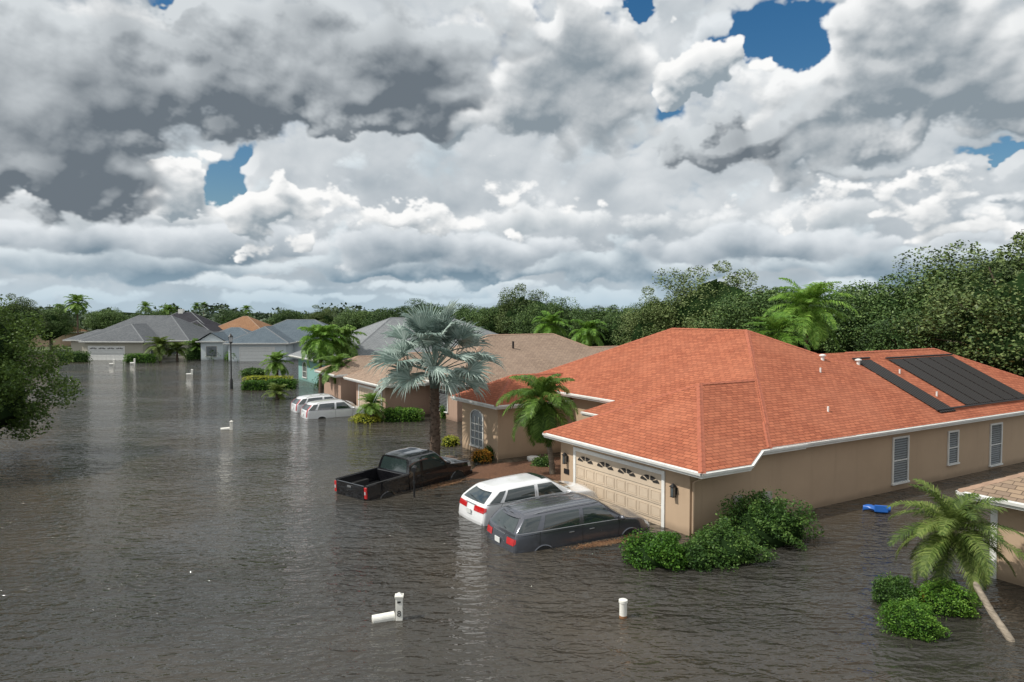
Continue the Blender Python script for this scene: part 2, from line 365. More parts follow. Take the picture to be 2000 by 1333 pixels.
k=t.mix(t.smooth(t.noise(co,.09,4),.4,.65),(.038,.036,.031),(.058,.048,.035))
t.put(b.inputs['Base Color'],k); b.inputs['Roughness'].default_value=.04; b.inputs['IOR'].default_value=1.333; b.inputs['Specular IOR Level'].default_value=.75
M['water']=m
struct(MB().poly([(-2500,-300,0),(2500,-300,0),(2500,3500,0),(-2500,3500,0)]).build('water',M['water']))
struct(MB().poly([(-2500,-300,-1.2),(2500,-300,-1.2),(2500,3500,-1.2),(-2500,3500,-1.2)]).build('ground',M['land']))
struct(MB().poly([(-400,122,.12),(-30,126,.12),(6,100,.12),(36,42,.12),(60,0,.12),(600,-50,.12),(2400,3400,.12),(-2400,3400,.12),(-900,200,.12)]).build('land',M['land']))

def mound(name,pts_c,rx,ry,hh,rz,mat):
    b_=MB(); n=36; rings=9; vs=[(0,0,hh)]; fs=[]
    for i in range(1,rings+1):
        r=i/rings
        for k in range(n):
            a=k*2*math.pi/n; j=1+.13*math.sin(3*a+1)+.07*math.sin(7*a)+.05*math.sin(13*a)
            vs.append((rx*r*j*math.cos(a),ry*r*j*math.sin(a),hh*(1-r**2)*1.0+random.uniform(-.012,.012)-.03*(r**4)*2))
    for k in range(n): fs.append((0,1+k,1+(k+1)%n))
    for i in range(rings-1):
        for k in range(n):
            a_=1+i*n+k; b2=1+i*n+(k+1)%n; fs.append((a_,a_+n,b2+n,b2))
    b_.add(vs,fs); o=b_.build(name,mat,None,True); o.location=pts_c; o.rotation_euler[2]=rz; return o

# ------------------------------------------------ house kit
UP=Vector((0,0,1))
def fixup(pts):
    pts=[Vector(p) for p in pts]
    n=Vector((0,0,0))
    for i in range(len(pts)): n+=pts[i].cross(pts[(i+1)%len(pts)])
    return pts if n.z>0 else pts[::-1]
def hip(roof,fas,caps,u0,u1,v0,v1,z,p,ends=(True,True),axis=None,fh=.2,fin=None):
    """hipped roof over a rectangle; ends: hipped (True) or gabled (False)"""
    du,dv=u1-u0,v1-v0
    if axis is None: axis='u' if du>=dv else 'v'
    c=[Vector((u0,v0,z)),Vector((u1,v0,z)),Vector((u1,v1,z)),Vector((u0,v1,z))]
    if axis=='u':
        h=dv/2; vm=(v0+v1)/2; zr=z+h*p
        a=Vector((u0+(h if ends[0] else 0),vm,zr)); b_=Vector((u1-(h if ends[1] else 0),vm,zr))
        faces=[[c[0],c[1],b_,a],[c[2],c[3],a,b_],[c[3],c[0],a],[c[1],c[2],b_]]
        edges=[(a,b_)]+([(c[0],a),(c[3],a)] if ends[0] else [])+([(c[1],b_),(c[2],b_)] if ends[1] else [])
    else:
        h=du/2; um=(u0+u1)/2; zr=z+h*p
        a=Vector((um,v0+(h if ends[0] else 0),zr)); b_=Vector((um,v1-(h if ends[1] else 0),zr))
        faces=[[c[1],c[2],b_,a],[c[3],c[0],a,b_],[c[0],c[1],a],[c[2],c[3],b_]]
        edges=[(a,b_)]+([(c[0],a),(c[1],a)] if ends[0] else [])+([(c[2],b_),(c[3],b_)] if ends[1] else [])
    gab=[not ends[0],not ends[1]]
    for i,f in enumerate(faces):
        if i>=2 and gab[i-2]: continue
        roof.poly(fixup(f))
    if fin: c=[Vector((q.x,max(q.y,fin),q.z)) for q in c]
    fascia(fas,c,z,fh)
    for e in edges: cap(caps,*e)
    return a,b_
def fascia(fas,c,z,fh=.2,zs=None):
    n=len(c)
    area=sum(c[i].x*c[(i+1)%n].y-c[(i+1)%n].x*c[i].y for i in range(n))
    pts=c if area>0 else c[::-1]
    bot=[Vector((p.x,p.y,p.z-fh)) for p in pts]; top=[Vector((p.x,p.y,p.z-.004)) for p in pts]
    for i in range(n):
        j=(i+1)%n; fas.poly([bot[i],bot[j],top[j],top[i]])
    fas.poly(bot[::-1])
    for i in range(n):
        j=(i+1)%n; d=(pts[j]-pts[i]); d.normalize(); out=Vector((d.y,-d.x,0)).normalized()
        a,b_=pts[i]-UP*.03,pts[j]-UP*.03
        q=[a+out*.003-UP*.10,b_+out*.003-UP*.10,b_+out*.07-UP*.08,b_+out*.085,a+out*.085,a+out*.07-UP*.08]
        fas.poly([q[0],q[1],q[2],q[5]]); fas.poly([q[5],q[2],q[3],q[4]]); fas.poly([a+out*.085,b_+out*.085,b_+out*.003,a+out*.003])
def cap(caps,a,b_,w_=.12):
    d=(b_-a).normalized(); s_=d.cross(UP).normalized(); n=s_.cross(d)
    k=max(1,int((b_-a).length/.3))
    for i in range(k):
        p=a.lerp(b_,i/k); q=a.lerp(b_,(i+1.06)/k)
        A=[p-s_*w_-UP*.042,p+n*.035,p+s_*w_-UP*.042]; B=[q-s_*w_-UP*.03,q+n*.022,q+s_*w_-UP*.03]
        caps.poly([A[0],A[1],B[1],B[0]][::-1]); caps.poly([A[1],A[2],B[2],B[1]][::-1]); caps.poly(A)
def window(parent,x,y,z0,z1,w_,rz,pane='blinds',arch=False,nx=1,nz=1,name='window',trim=None):
    o=MB(); t_=.07; hw=w_/2
    if not arch:
        o.box(-hw-t_,hw+t_,-.06,-.003,z1,z1+t_); o.box(-hw-t_-.03,hw+t_+.03,-.10,-.003,z0-t_,z0)
        o.box(-hw-t_,-hw,-.06,-.003,z0,z1); o.box(hw,hw+t_,-.06,-.003,z0,z1)
    else:
        n=12; zc=z1
        o.box(-hw-t_,-hw,-.06,-.003,z0,zc); o.box(hw,hw+t_,-.06,-.003,z0,zc); o.box(-hw-t_-.03,hw+t_+.03,-.10,-.003,z0-t_,z0)
        for i in range(n):
            a0=math.pi*i/n; a1=math.pi*(i+1)/n; r0,r1=hw,hw+t_; ky=.55
            P=lambda r,a,y_:(r*math.cos(a),y_,zc+r*math.sin(a)*ky)
            o.poly([P(r0,a0,-.06),P(r1,a0,-.06),P(r1,a1,-.06),P(r0,a1,-.06)][::-1]); o.poly([P(r1,a0,-.06),P(r1,a0,-.003),P(r1,a1,-.003),P(r1,a1,-.06)]); o.poly([P(r0,a0,-.06),P(r0,a1,-.06),P(r0,a1,-.003),P(r0,a0,-.003)])
    for i in range(1,nx): xx=-hw+w_*i/nx; o.box(xx-.018,xx+.018,-.045,-.02,z0,z1)
    for i in range(1,nz): zz=z0+(z1-z0)*i/nz; o.box(-hw,hw,-.048,-.02,zz-.02,zz+.02)
    f=o.build(name,M[trim or 'white'],parent); f.location=(x,y,0); f.rotation_euler[2]=rz
    p=MB()
    if arch:
        n=12; pts=[(hw,-.018,z0),(hw,-.018,z1)]+[(hw*math.cos(math.pi*i/n),-.018,z1+hw*.55*math.sin(math.pi*i/n)) for i in range(1,n)]+[(-hw,-.018,z1),(-hw,-.018,z0)]
        p.poly(pts[::-1])
    else: p.poly([(-hw,-.018,z0),(hw,-.018,z0),(hw,-.018,z1),(-hw,-.018,z1)])
    p.build('pane',M[pane],f); return f
def garage_door(parent,x,y,z1,w_,rz,mat='door',lights=True,trim=True,rows=4,colsn=8):
    o=MB(); hw=w_/2; z0=-.35; o.box(-hw,hw,-.012,-.003,z0,z1)
    rh=2.13/rows
    for r in range(rows):
        zt=z1-r*rh; zb=zt-rh
        for c in range(colsn):
            xa=-hw+w_*c/colsn+.05; xb=-hw+w_*(c+1)/colsn-.05
            if r==0 and lights: continue
            for (a,b2,c_,d_) in ((xa,xb,zt-.10,zt-.075),(xa,xb,zb+.075,zb+.10),(xa,xa+.025,zb+.10,zt-.10),(xb-.025,xb,zb+.10,zt-.10)):
                o.box(a,b2,-.026,-.0125,c_,d_)
            o.box(xa+.05,xb-.05,-.022,-.0125,zb+.13,zt-.13)
    d=o.build('garage_door',M[mat],parent); d.location=(x,y,0); d.rotation_euler[2]=rz
    s_=MB()
    for r in range(1,rows): s_.box(-hw,hw,-.0155,-.0125,z1-r*rh-.006,z1-r*rh+.006)
    s_.build('panel_joint',M['void'],d)
    if lights:
        nwin=4; 
        for c in range(nwin):
            xa=-hw+w_*c/nwin+.12; xb=-hw+w_*(c+1)/nwin-.12; cx=(xa+xb)/2; r_=(xb-xa)/2; zb=z1-rh+.17
            g=MB(); n=4
            for k in range(n):
                a0=math.pi*(k+.13)/n; a1=math.pi*(k+.87)/n
                P=lambda rr,a:(cx+r_*rr*math.cos(a),-.03,zb+.23*rr*math.sin(a))
                g.poly([P(.36,a0),P(1,a0),P(1,(a0+a1)/2),P(1,a1),P(.36,a1)][::-1])
            g.build('door_window',M['void'],d)
    if trim:
        q=MB(); q.box(-hw-.14,-hw,-.05,-.003,z0,z1+.14); q.box(hw,hw+.14,-.05,-.003,z0,z1+.14); q.box(-hw,hw,-.05,-.003,z1,z1+.14)
        q=q.build('door_frame',M['white'],parent); q.location=(x,y,0); q.rotation_euler[2]=rz
    return d
def lantern(parent,x,y,z,rz):
    o=MB(); o.box(-.06,.06,-.03,-.003,z-.12,z+.12); o.box(-.015,.015,-.12,-.03,z+.05,z+.08)
    o.box(-.075,.075,-.2,-.06,z-.20,z-.18); o.box(-.095,.095,-.22,-.04,z+.14,z+.16)
    o.add([(-.09,-.215,z+.16),(.09,-.215,z+.16),(.09,-.045,z+.16),(-.09,-.045,z+.16),(0,-.13,z+.27)],[(0,1,4),(1,2,4),(2,3,4),(3,0,4)])
    for sx in (-.07,.06):
        for sy in (-.195,-.075): o.box(sx,sx+.01,sy,sy+.01,z-.18,z+.14)
    l=o.build('wall_lantern',M['dark'],parent); l.location=(x,y,0); l.rotation_euler[2]=rz
    MB().box(-.055,.055,-.18,-.08,z-.175,z+.135).build('lantern_glass',M['house_glass'],l)
    return l

A0=math.atan2(.519,.855); O=Vector((5.73,22.9,0))
def loc2w(u,v,z=0): return O+Vector((math.cos(A0)*u-math.sin(A0)*v, math.sin(A0)*u+math.cos(A0)*v, z))

# ---- main orange house
hs=thing('orange_roof_house','beige stucco house with orange shingle roof and black solar mats','house',O,A0)
wl=MB(); wl.box(0,3.9,0,7.2,-.6,2.42); wl.box(3.9,28,0,9.6,-.6,2.6); wl.box(5.3,16.8,9.6,18.1,-.6,3.18); wl.box(5.301,16.8,1.2,9.6,2.6,3.15); wl.box(.8,5.3,13.7,17.5,-.6,2.66)
wl.build('wall',M['stucco'],hs)
rf,fa,cp=MB(),MB(),MB()
ZW=2.62; ZA=3.15
def zW(v): return ZW+.5*(v+.4)
c1=Vector((-.5,-1.0,2.32)); pk=Vector((3.85,3.35,4.46)); c2=Vector((-.5,7.7,2.32)); r_=Vector((8.2,3.35,4.46)); k1=Vector((1.7,-1.0,2.32)); k2=Vector((2.9,-.42,2.59)); b1=Vector((8.2,-.42,2.59)); c3=Vector((5.25,7.7,2.32)); c4=Vector((8.2,7.7,2.32))
rf.poly(fixup([c1,pk,c2])); rf.poly(fixup([c1,k1,k2,b1,r_,pk])); rf.poly(fixup([c2,pk,r_,c4]))
fascia(fa,[c1,k1,k2,Vector((5.25,-.42,2.59)),c3,c2],0)
for e in ((c1,pk),(c2,pk),(pk,Vector((7.1,3.35,4.46)))): cap(cp,*e)
hip(rf,fa,MB(),4.5,17.4,.7,18.7,ZA,.5,fin=2.5)
am=10.95; za_=ZA+.5*6.45
for e in ((Vector((am,.7+6.45,za_)),Vector((am,18.7-6.45,za_))),(Vector((4.5,.7,ZA+.02)),Vector((am,7.15,za_))),(Vector((4.5,18.7,ZA)),Vector((am,12.25,za_))),(Vector((15.0,3.1,ZA+1.22)),Vector((am,7.15,za_)))): cap(cp,*e)
hip(rf,fa,MB(),3.3,28.6,-.4,10.2,ZW,.5)
za=Vector((15.4,4.9,zW(4.9))); zb=Vector((23.3,4.9,zW(4.9))); cap(cp,za,zb); cap(cp,Vector((28.6,-.4,ZW)),zb); cap(cp,Vector((28.6,10.2,ZW)),zb); cap(cp,Vector((3.3,-.4,ZW)),Vector((4.5,.8,ZW+.6)))
hip(rf,fa,cp,.4,6.5,13.2,17.95,2.75,.5,(True,False),'u')
roof=rf.build('roof',M['roof_orange'],hs); fa.build('fascia',M['white'],hs); cp.build('ridge_cap',M['cap'],roof)
en=MB(); n=14
def arc(mb,x,ya,yb,zb,ztop,rad):
    cy=(ya+yb)/2; hw=(yb-ya)/2
    pts=[(x,cy+hw*math.cos(math.pi*i/n),zb+rad*math.sin(math.pi*i/n)) for i in range(n+1)]
    for i in range(n):
        p,q=pts[i],pts[i+1]; mb.poly([p,q,(x,q[1],ztop),(x,p[1],ztop)])
        mb.poly([p,(x+.35,p[1],p[2]),(x+.35,q[1],q[2]),q])
arc(en,5.0,8.3,10.6,1.6,3.0,.75); en.box(5.0,5.35,7.21,8.3,-.6,3.0); en.box(5.0,5.35,10.6,13.69,-.6,3.0)
en.build('entry_wall',M['stucco'],hs)
MB().poly([(5.28,8.3,-.5),(5.28,10.6,-.5),(5.28,10.6,2.6),(5.28,8.3,2.6)][::-1]).build('entry_shade',M['void'],hs)  # flat near-black sheet painted as the shade inside the arch
tr=MB()
for i in range(n):
    a0=math.pi*i/n; a1=math.pi*(i+1)/n; P=lambda r,a:(4.96,9.45+r*1.15*math.cos(a),1.6+r*.75*math.sin(a))
    tr.poly([P(1,a0),P(1.1,a0),P(1.1,a1),P(1,a1)])
tr.box(4.96,4.998,8.18,8.3,-.5,1.6); tr.box(4.96,4.998,10.6,10.72,-.5,1.6); tr.build('arch_trim',M['white'],hs)
porch=MB(); porch.tube([(1.9,12.2,-.5),(1.9,12.2,.15),(1.9,12.2,.151),(1.9,12.2,.28)],[.24,.24,.30,.30],16).build('porch_pillar',M['white'],hs,True)
window(hs,11.8,0,.32,2.12,1.0,0,nz=2); window(hs,15.8,0,.66,2.02,.72,0,nz=2); window(hs,19.5,0,.2,2.05,.95,0,nz=2); window(hs,24.5,0,.5,2.05,1.0,0,nz=2)
window(hs,.8,15.8,.35,1.85,1.25,R(-90),pane='house_glass',arch=True,nx=3,nz=4)
garage_door(hs,0,3.7,1.76,4.88,R(-90))
lantern(hs,0,.62,1.35,R(-90)); lantern(hs,0,6.75,1.35,R(-90))
nb=MB().box(-.17,.17,-.03,-.003,.72,.92).build('number_plaque',M['dark'],hs); nb.location=(0,6.78,0); nb.rotation_euler[2]=R(-90)
cd=bpy.data.curves.new('t','FONT'); cd.body='8'; cd.size=.2; cd.extrude=.003; cd.align_x='CENTER'; cd.align_y='CENTER'
tmp=bpy.data.objects.new('t',cd); col.objects.link(tmp); bpy.context.view_layer.update()
digit_mesh=bpy.data.meshes.new_from_object(tmp.evaluated_get(bpy.context.evaluated_depsgraph_get())); bpy.data.objects.remove(tmp)
digit_mesh.materials.clear(); digit_mesh.materials.append(M['digit'])
MB().tube([(.10,-.95,2.15),(.10,-.6,2.0),(.10,-.07,1.75),(.10,-.06,-.3)],.045,8).build('down_pipe',M['stucco'],hs,True)
MB().tube([(27.6,-.35,2.5),(27.6,-.06,2.2),(27.6,-.06,-.3)],.045,8).build('down_pipe',M['stucco'],hs,True)
MB().box(2.0,2.32,-.14,-.003,.62,1.05).build('meter_box',M['grey_box'],hs,bevel=.01)
MB().box(3.3,3.85,-.13,-.003,.45,.98).build('utility_box',M['grey_box'],hs,bevel=.01)
MB().tube([(2.16,-.05,.62),(2.16,-.05,-.3)],.02,6).build('conduit',M['grey_box'],hs)
MB().tube([(3.6,-.05,.45),(3.6,-.05,-.3)],.02,6).build('conduit',M['grey_box'],hs)
for (u_,v) in ((12.9,4.4),(14.9,3.9)):
    z=zW(v)+.05; MB().tube([(u_,v,z-.15),(u_,v,z+.13),(u_,v,z+.131),(u_,v,z+.18),(u_,v,z+.22)],[.08,.08,.15,.15,.05],10).build('roof_vent',M['white'],hs,True)
for (u_,v) in ((11.5,3.5),(16.7,1.2),(8.5,1.0),(16.8,3.0)):
    z=zW(v); MB().tube([(u_,v,z-.1),(u_,v,z+.2)],.04,8).build('vent_pipe',M['white'],hs,True)
def mat_at(u0,u1,v0,v1,off=.05):
    o=MB(); zz=lambda v:zW(v)+off+.02
    o.add([(u0,v0,zz(v0)),(u1,v0,zz(v0)),(u1,v1,zz(v1)),(u0,v1,zz(v1))]+[(u0,v0,zz(v0)-.04),(u1,v0,zz(v0)-.04),(u1,v1,zz(v1)-.04),(u0,v1,zz(v1)-.04)],[(0,1,2,3),(4,5,1,0),(5,6,2,1),(6,7,3,2),(7,4,0,3)])
    return o.build('solar_mat',M['solar'],hs)
mat_at(15.0,16.2,.1,4.1)
for i in range(5): mat_at(17.6+i*1.18,17.6+i*1.18+1.06,.35,4.05)
for v,ua,ub_ in ((.22,14.9,23.6),(4.12,17.5,23.6),(4.22,14.95,16.3)):
    MB().tube([(ua,v,zW(v)+.09),(ub_,v,zW(v)+.09)],.045,8).build('solar_pipe',M['black_pipe'],hs,True)

# ---- generic house
def house(name,label,loc,rz,walls,hips,wallmat,roofmat,capmat='cap_grey',wins=(),doors=(),lit=None):
    h=thing(name,label,'house',loc,rz)
    wmb=MB()
    for bx in walls: wmb.box(*bx)
    wmb.build('wall',M[wallmat],h)
    a,b_,c=MB(),MB(),MB()
    for i,hp in enumerate(hips): hip(a,b_,c,*hp)
    ro=a.build('roof',M[roofmat],h); b_.build('fascia',M['white'],h); c.build('ridge_cap',M[capmat],ro)
    for wn in wins: window(h,*wn[:6],**(wn[6] if len(wn)>6 else {}))
    for d in doors: garage_door(h,*d)
    return h
RL=R(-90); HG=dict(pane='house_glass')
tanh=house('tan_roof_house','pinkish stucco house with tan shingle roof, next beyond the orange roofed house',O,A0,
  [(4.6,21.4,25.6,36.4,-.6,2.5),(1.3,4.6,30,36,-.6,2.3),(21.4,29,25.9,32.5,-.6,2.3),(.9,4.0,38.5,43,-.6,2.3)],
  [(4,22,25,37,2.55,.5),(.6,9,29.2,36.8,2.35,.5,(True,False),'u'),(13,30,25.2,33.2,2.5,.5,(False,True),'u'),(.3,6,38,43.5,2.4,.45,(True,False),'u')],
  'stucco_pink','roof_tan','cap_tan',wins=[(4.6,27.8,.5,1.9,1.6,RL),(8,25.6,.5,2,1.2,0),(13,25.6,.5,2,1.2,0)],doors=[(1.3,33,1.7,4.6,RL,'door',False)])
MB().tube([(11,29,4.6),(11,29,5.1)],.08,8).build('vent_pipe',M['dark'],tanh,True)
MB().tube([(9,30.0,4.9),(9,30.0,5.25)],.12,8).build('roof_vent',M['dark'],tanh,True)
teal=house('teal_house','muted teal stucco house with grey hipped roof and white arched window behind the palms',O,A0,
  [(3.8,26.2,46.8,62.2,-.6,2.6)],
  [(3,27,46,63,2.65,.48)],'stucco_teal','roof_lightgrey','cap_grey',
  wins=[(3.8,59.6,.4,1.6,1.5,RL,dict(arch=True,nx=3,nz=2,pane='house_glass')),(3.8,51,.5,2,1.6,RL,HG)])
whiteh=house('white_house','white house with blue grey hipped roof and a white garage door, behind the street lamp',at(540,706),R(4),
  [(-7,9.5,5,17,-.6,2.8),(-7,1.4,0,5,-.6,2.7),(-14,-7,7,15,-.6,2.8),(-12.4,-9.1,4,7,-.6,2.75)],
  [(-7.6,10.1,4.4,17.6,2.85,.5),(-7.6,2,-.6,12,2.75,.5,(True,False),'v'),(-14.6,-4,6.4,15.6,2.8,.45),(-13,-8.5,3.5,10,2.9,.6,(False,False),'v')],'stucco_white','roof_bluegrey','cap_grey',
  wins=[(5.4,5,.6,2.1,1.8,0,HG),(-10.8,4,.5,2.1,1.6,0,HG)],doors=[(-2.8,0,2.0,4.9,0,'door_white',False)])
MB().add([(-12.9,3.9,2.75),(-8.6,3.9,2.75),(-10.75,3.9,4.1)],[(0,1,2)]).build('gable_panel',M['stucco_white'],whiteh)
left=house('grey_roof_house','greige house with dark grey hipped roof and a wide white garage door at far left',at(228,704),R(-4),
  [(-9,8.6,5,16,-.6,2.8),(-5,4.2,0,5,-.6,2.8),(-13,-9,8,14,-.6,2.7)],
  [(-9.6,9.2,4.4,17.4,2.9,.6),(-5.6,4.8,-.6,12,2.9,.5,(True,False),'v'),(-14,-6,7.4,14.6,2.8,.45)],'stucco_grey','roof_grey','cap_grey',
  wins=[(6.5,5,.7,2.2,1.5,0,HG),(-7,5,.6,2.2,1.4,0,HG),(4.2,2.5,.7,2.1,1,R(90),HG)],doors=[(-1.6,0,2.05,5.6,0,'door_white',True)])
dh=house('dark_roof_house','distant house with near black roof between the two grey roofed houses',(-72,152,0),R(3),[(-8,8,0,13,-.6,3)],[(-8.7,8.7,-.7,13.7,3.1,.6),(-1,9.5,-3,8,3,.5,(True,False),'v')],'stucco_tan','roof_dark',wins=[(-4,0,.8,2.3,1.6,0,HG)])
MB().box(-1.2,-.2,6,7,6,8.1).build('chimney',M['white'],dh)
house('rust_roof_house','distant house with rusty brown roof behind the white house',(-61,158,0),R(-3),[(-6,6,0,11,-.6,3)],[(-6.7,6.7,-.7,11.7,3.1,.55)],'stucco_tan','roof_brown','cap_tan',wins=[(-2,0,.8,2.3,1.6,0,HG)])
house('reddish_roof_house','distant reddish roofed house peeking out right of the big oak',(-101,150,0),R(8),[(-6,6,0,11,-.6,3)],[(-6.7,6.7,-.7,11.7,3.1,.55)],'stucco_tan','roof_brown','cap_tan',wins=[(-2,0,.8,2.3,1.6,0,HG)])
rt=house('brown_roof_house','beige house corner with mottled brown shingle roof at the right edge, behind the leaning palm',O,A0,
  [(4.4,17,-20,-6.9,-.6,2.25)],[(3.8,17.6,-20.6,-6.3,2.35,.5)],'stucco','roof_mix','cap_tan',wins=[(4.4,-10.4,.4,1.9,1.2,RL)])
MB().box(4.36,4.397,-7.03,-6.86,-.4,2.2).build('corner_trim',M['white'],rt)

# ------------------------------------------------ foliage
def rnd_unit(n):
    v=rng.normal(size=(n,3)); return v/np.linalg.norm(v,axis=1)[:,None]
def leafcards(c,size,ratio=.45,upbias=.3):
    n=len(c); a=rnd_unit(n); a[:,2]*=.6; a/=np.linalg.norm(a,axis=1)[:,None]
    b_=np.cross(a,rnd_unit(n)+np.array([0,0,upbias])); b_/=np.linalg.norm(b_,axis=1)[:,None]+1e-9
    L=(size*rng.uniform(.6,1.3,n))[:,None]; a=a*L*.5; b_=b_*L*ratio*.5
    return np.stack([c-a,c+b_,c+a,c-b_],axis=1)
def crown_pts(nclump,nleaf,R_,Hh,zc,cr,seed,flat=.8,zmin=-.55):
    r=np.random.default_rng(seed)
    cs=[]; ph=r.uniform(0,6.28,6)
    while len(cs)<nclump:
        v=r.normal(size=3); v/=np.linalg.norm(v)
        if v[2]<zmin: continue
        a=math.atan2(v[1],v[0]); lump=1+.16*math.sin(2*a+ph[0])+.13*math.sin(3*a+ph[1]+2*v[2])+.10*math.sin(5*a+ph[2])*(1-abs(v[2]))+.12*math.sin(4*v[2]+ph[3]+a)
        rr=r.uniform(.45,1.0)**.6*lump
        cs.append((v[0]*R_*rr,v[1]*R_*rr,zc+v[2]*Hh*rr))
    cs=np.array(cs); out=[]
    for c in cs:
        k=int(nleaf*r.uniform(.6,1.4)); s_=cr*r.uniform(.55,1.25)
        d=r.normal(size=(k,3)); d/=np.linalg.norm(d,axis=1)[:,None]
        d=d*(r.uniform(.25,1,k)**.4)[:,None]*s_; d[:,2]*=flat
        out.append(c+d)
    return cs,np.concatenate(out)
def blobcore(mb,c,rx,ry,rz,seed,n=10,m_=14):
    r=random.Random(seed); ph=[r.uniform(0,6) for _ in range(4)]
    def f(i,j):
        th=math.pi*i; a=2*math.pi*j
        k=1+.15*math.sin(3*a+ph[0])+.12*math.sin(4*th+ph[1]+a)
        return (c[0]+rx*k*math.sin(th)*math.cos(a),c[1]+ry*k*math.sin(th)*math.sin(a),c[2]+rz*k*math.cos(th))
    mb.grid(f,n,m_)
def make_tree(name,label,loc,R_,Hc,zc,nclump,nleaf,leaf,cr,mat,seed,core=.62,group=None,zmin=-.55):
    o=thing(name,label,'tree',loc,0,group)
    cs,pts=crown_pts(nclump,nleaf,R_,Hc,zc,cr,seed,zmin=zmin)
    tr=MB(); r=random.Random(seed)
    tr.tube([(0,0,-1),(.1,0,zc*.3),(0,.15,zc*.75)],[.45,.34,.26],10)
    for i in range(9):
        c=cs[r.randrange(len(cs))]
        tr.tube([(0,.05,zc*r.uniform(.35,.7)),(c[0]*.45,c[1]*.45,zc*.75+(c[2]-zc*.75)*.4),(c[0]*.95,c[1]*.95,c[2])],[.17,.1,.03],6)
    tr.build('trunk',M['bark'],o,True)
    cr_=quads('crown',leafcards(pts,leaf,.55),M[mat],o)
    k=MB(); blobcore(k,(0,0,zc-.05*Hc),R_*core,R_*core,Hc*core,seed); k.build('shade_core',M['core'],cr_,True)  # dark blob standing in for the shade deep inside the crown
    return o
protos=[make_tree('leafy_tree','p',(0,0,0),4.6,3.9,6.2,110,290,.215,1.35,'oak',s_,core=.72) for s_ in (11,12)]
protos+=[make_tree('leafy_tree','p',(0,0,0),4.2,4.4,6.4,100,300,.20,1.25,'tree_y',13,core=.72), make_tree('leafy_tree','p',(0,0,0),5.0,3.6,6.0,125,270,.22,1.3,'oak',14,core=.72)]
used=[False]*4
ordn=['first','second','third','fourth','fifth','sixth','seventh','eighth','ninth','tenth','eleventh','twelfth','thirteenth','fourteenth','fifteenth','sixteenth','seventeenth','eighteenth','nineteenth','twentieth','twenty-first','twenty-second','twenty-third','twenty-fourth','twenty-fifth','twenty-sixth','twenty-seventh','twenty-eighth','twenty-ninth','thirtieth','thirty-first','thirty-second']
row=[(2010,44,480,1.15,2),(1950,52,468,1.2,2),(1870,56,530,1.1,0),(1800,50,580,1.0,3),(1770,62,552,1.2,1),(1700,60,535,1.1,0),(1640,66,562,1.0,2),(1590,72,575,1.0,3),(1500,66,548,1.1,1),(1440,70,600,.9,0),
 (1400,78,522,1.15,2),(1330,82,565,1.05,3),(1285,80,570,1.0,2),(1235,88,592,1.0,0),(1180,92,588,1.05,1),(1120,98,588,1.1,3),(1070,96,582,1.05,0),(1025,104,562,1.05,2),(975,108,588,1.1,1),(925,112,594,1.1,0),
 (880,120,588,1.1,3),(830,126,585,1.15,0),(780,132,592,1.2,1),(730,140,598,1.2,3),(690,140,604,1.1,0),(1870,68,512,1.25,0),(1560,84,560,1.2,3),(1980,60,505,1.25,1)]
row.sort(key=lambda q:-q[0])
for i,(px,Yd,top,wf,k) in enumerate(row):
    zt=7.2+(612-top)*Yd/1400
    pr=protos[k]
    if used[k]: o=copy_tree(pr)
    else: o=pr; used[k]=True
    o.location=((px-1000)/1400*Yd,Yd,0); hz=zt/11.3; o.scale=(wf*hz*1.05,wf*hz*1.05,hz); o.rotation_euler[2]=random.uniform(0,6.28)
    kind=['dark green oak','broad dark oak','olive green tree','low spreading oak'][k]
    o['label']=f'{kind}, {ordn[i]} from the right in the tree row behind the houses'; o['group']='trees behind the houses'
oak=make_tree('oak_tree','big bright green oak hanging over the water at the left edge',(-26.9,33,0),4.6,3.85,4.3,330,330,.155,.95,'oak_bright',5,core=.84,zmin=-.97)

extra=[(40,128,580,1.0,2,'olive tree far behind the big oak at left'),(100,135,596,1.0,0,'dark tree left of the grey roofed house'),(215,165,596,1.2,3,'dark tree behind the grey roofed house'),(370,128,632,.8,2,'rounded green tree before the dark roofed house, left of the white house'),(300,170,600,1.1,1,'dark tree behind the near black roof'),(460,180,603,1.2,0,'dark tree behind the rust roof'),(560,175,598,1.2,3,'tree behind the white house, left one'),(630,165,600,1.2,2,'tree behind the white house, right one')]
for px,Yd,top,wf,k,lb in extra:
    zt=7.2+(612-top)*Yd/1400; o=copy_tree(protos[k]); o.location=((px-1000)/1400*Yd,Yd,0); hz=zt/11.3; o.scale=(wf*hz*1.1,wf*hz*1.1,hz); o.rotation_euler[2]=random.uniform(0,6)
    o['label']=lb; del o['group']
pts=[]
for i in range(2600):
    Yd=random.uniform(190,420); px=random.uniform(-260,2300); X_=(px-1000)/1400*Yd
    hgt=random.uniform(5.5,8.6)+(Yd-190)*.003+1.2*math.sin(px*.02)+1.0*math.sin(px*.057+2)
    n_=26; c=np.array([X_,Yd,hgt*random.uniform(.3,.95)])
    d=rng.normal(size=(n_,3)); d/=np.linalg.norm(d,axis=1)[:,None]; d*=np.array([3.2,2.5,1.7])*random.uniform(.5,1.1)
    pts.append(c+d)
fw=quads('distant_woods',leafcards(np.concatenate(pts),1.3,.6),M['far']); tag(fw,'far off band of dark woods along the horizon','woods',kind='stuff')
struct(MB().grid(lambda i,j:(-330+1100*i,440+10*math.sin(i*40),-1+j*(8.0+.8*math.sin(i*95)+.6*math.sin(i*37))),120,3).build('hills',M['core']))

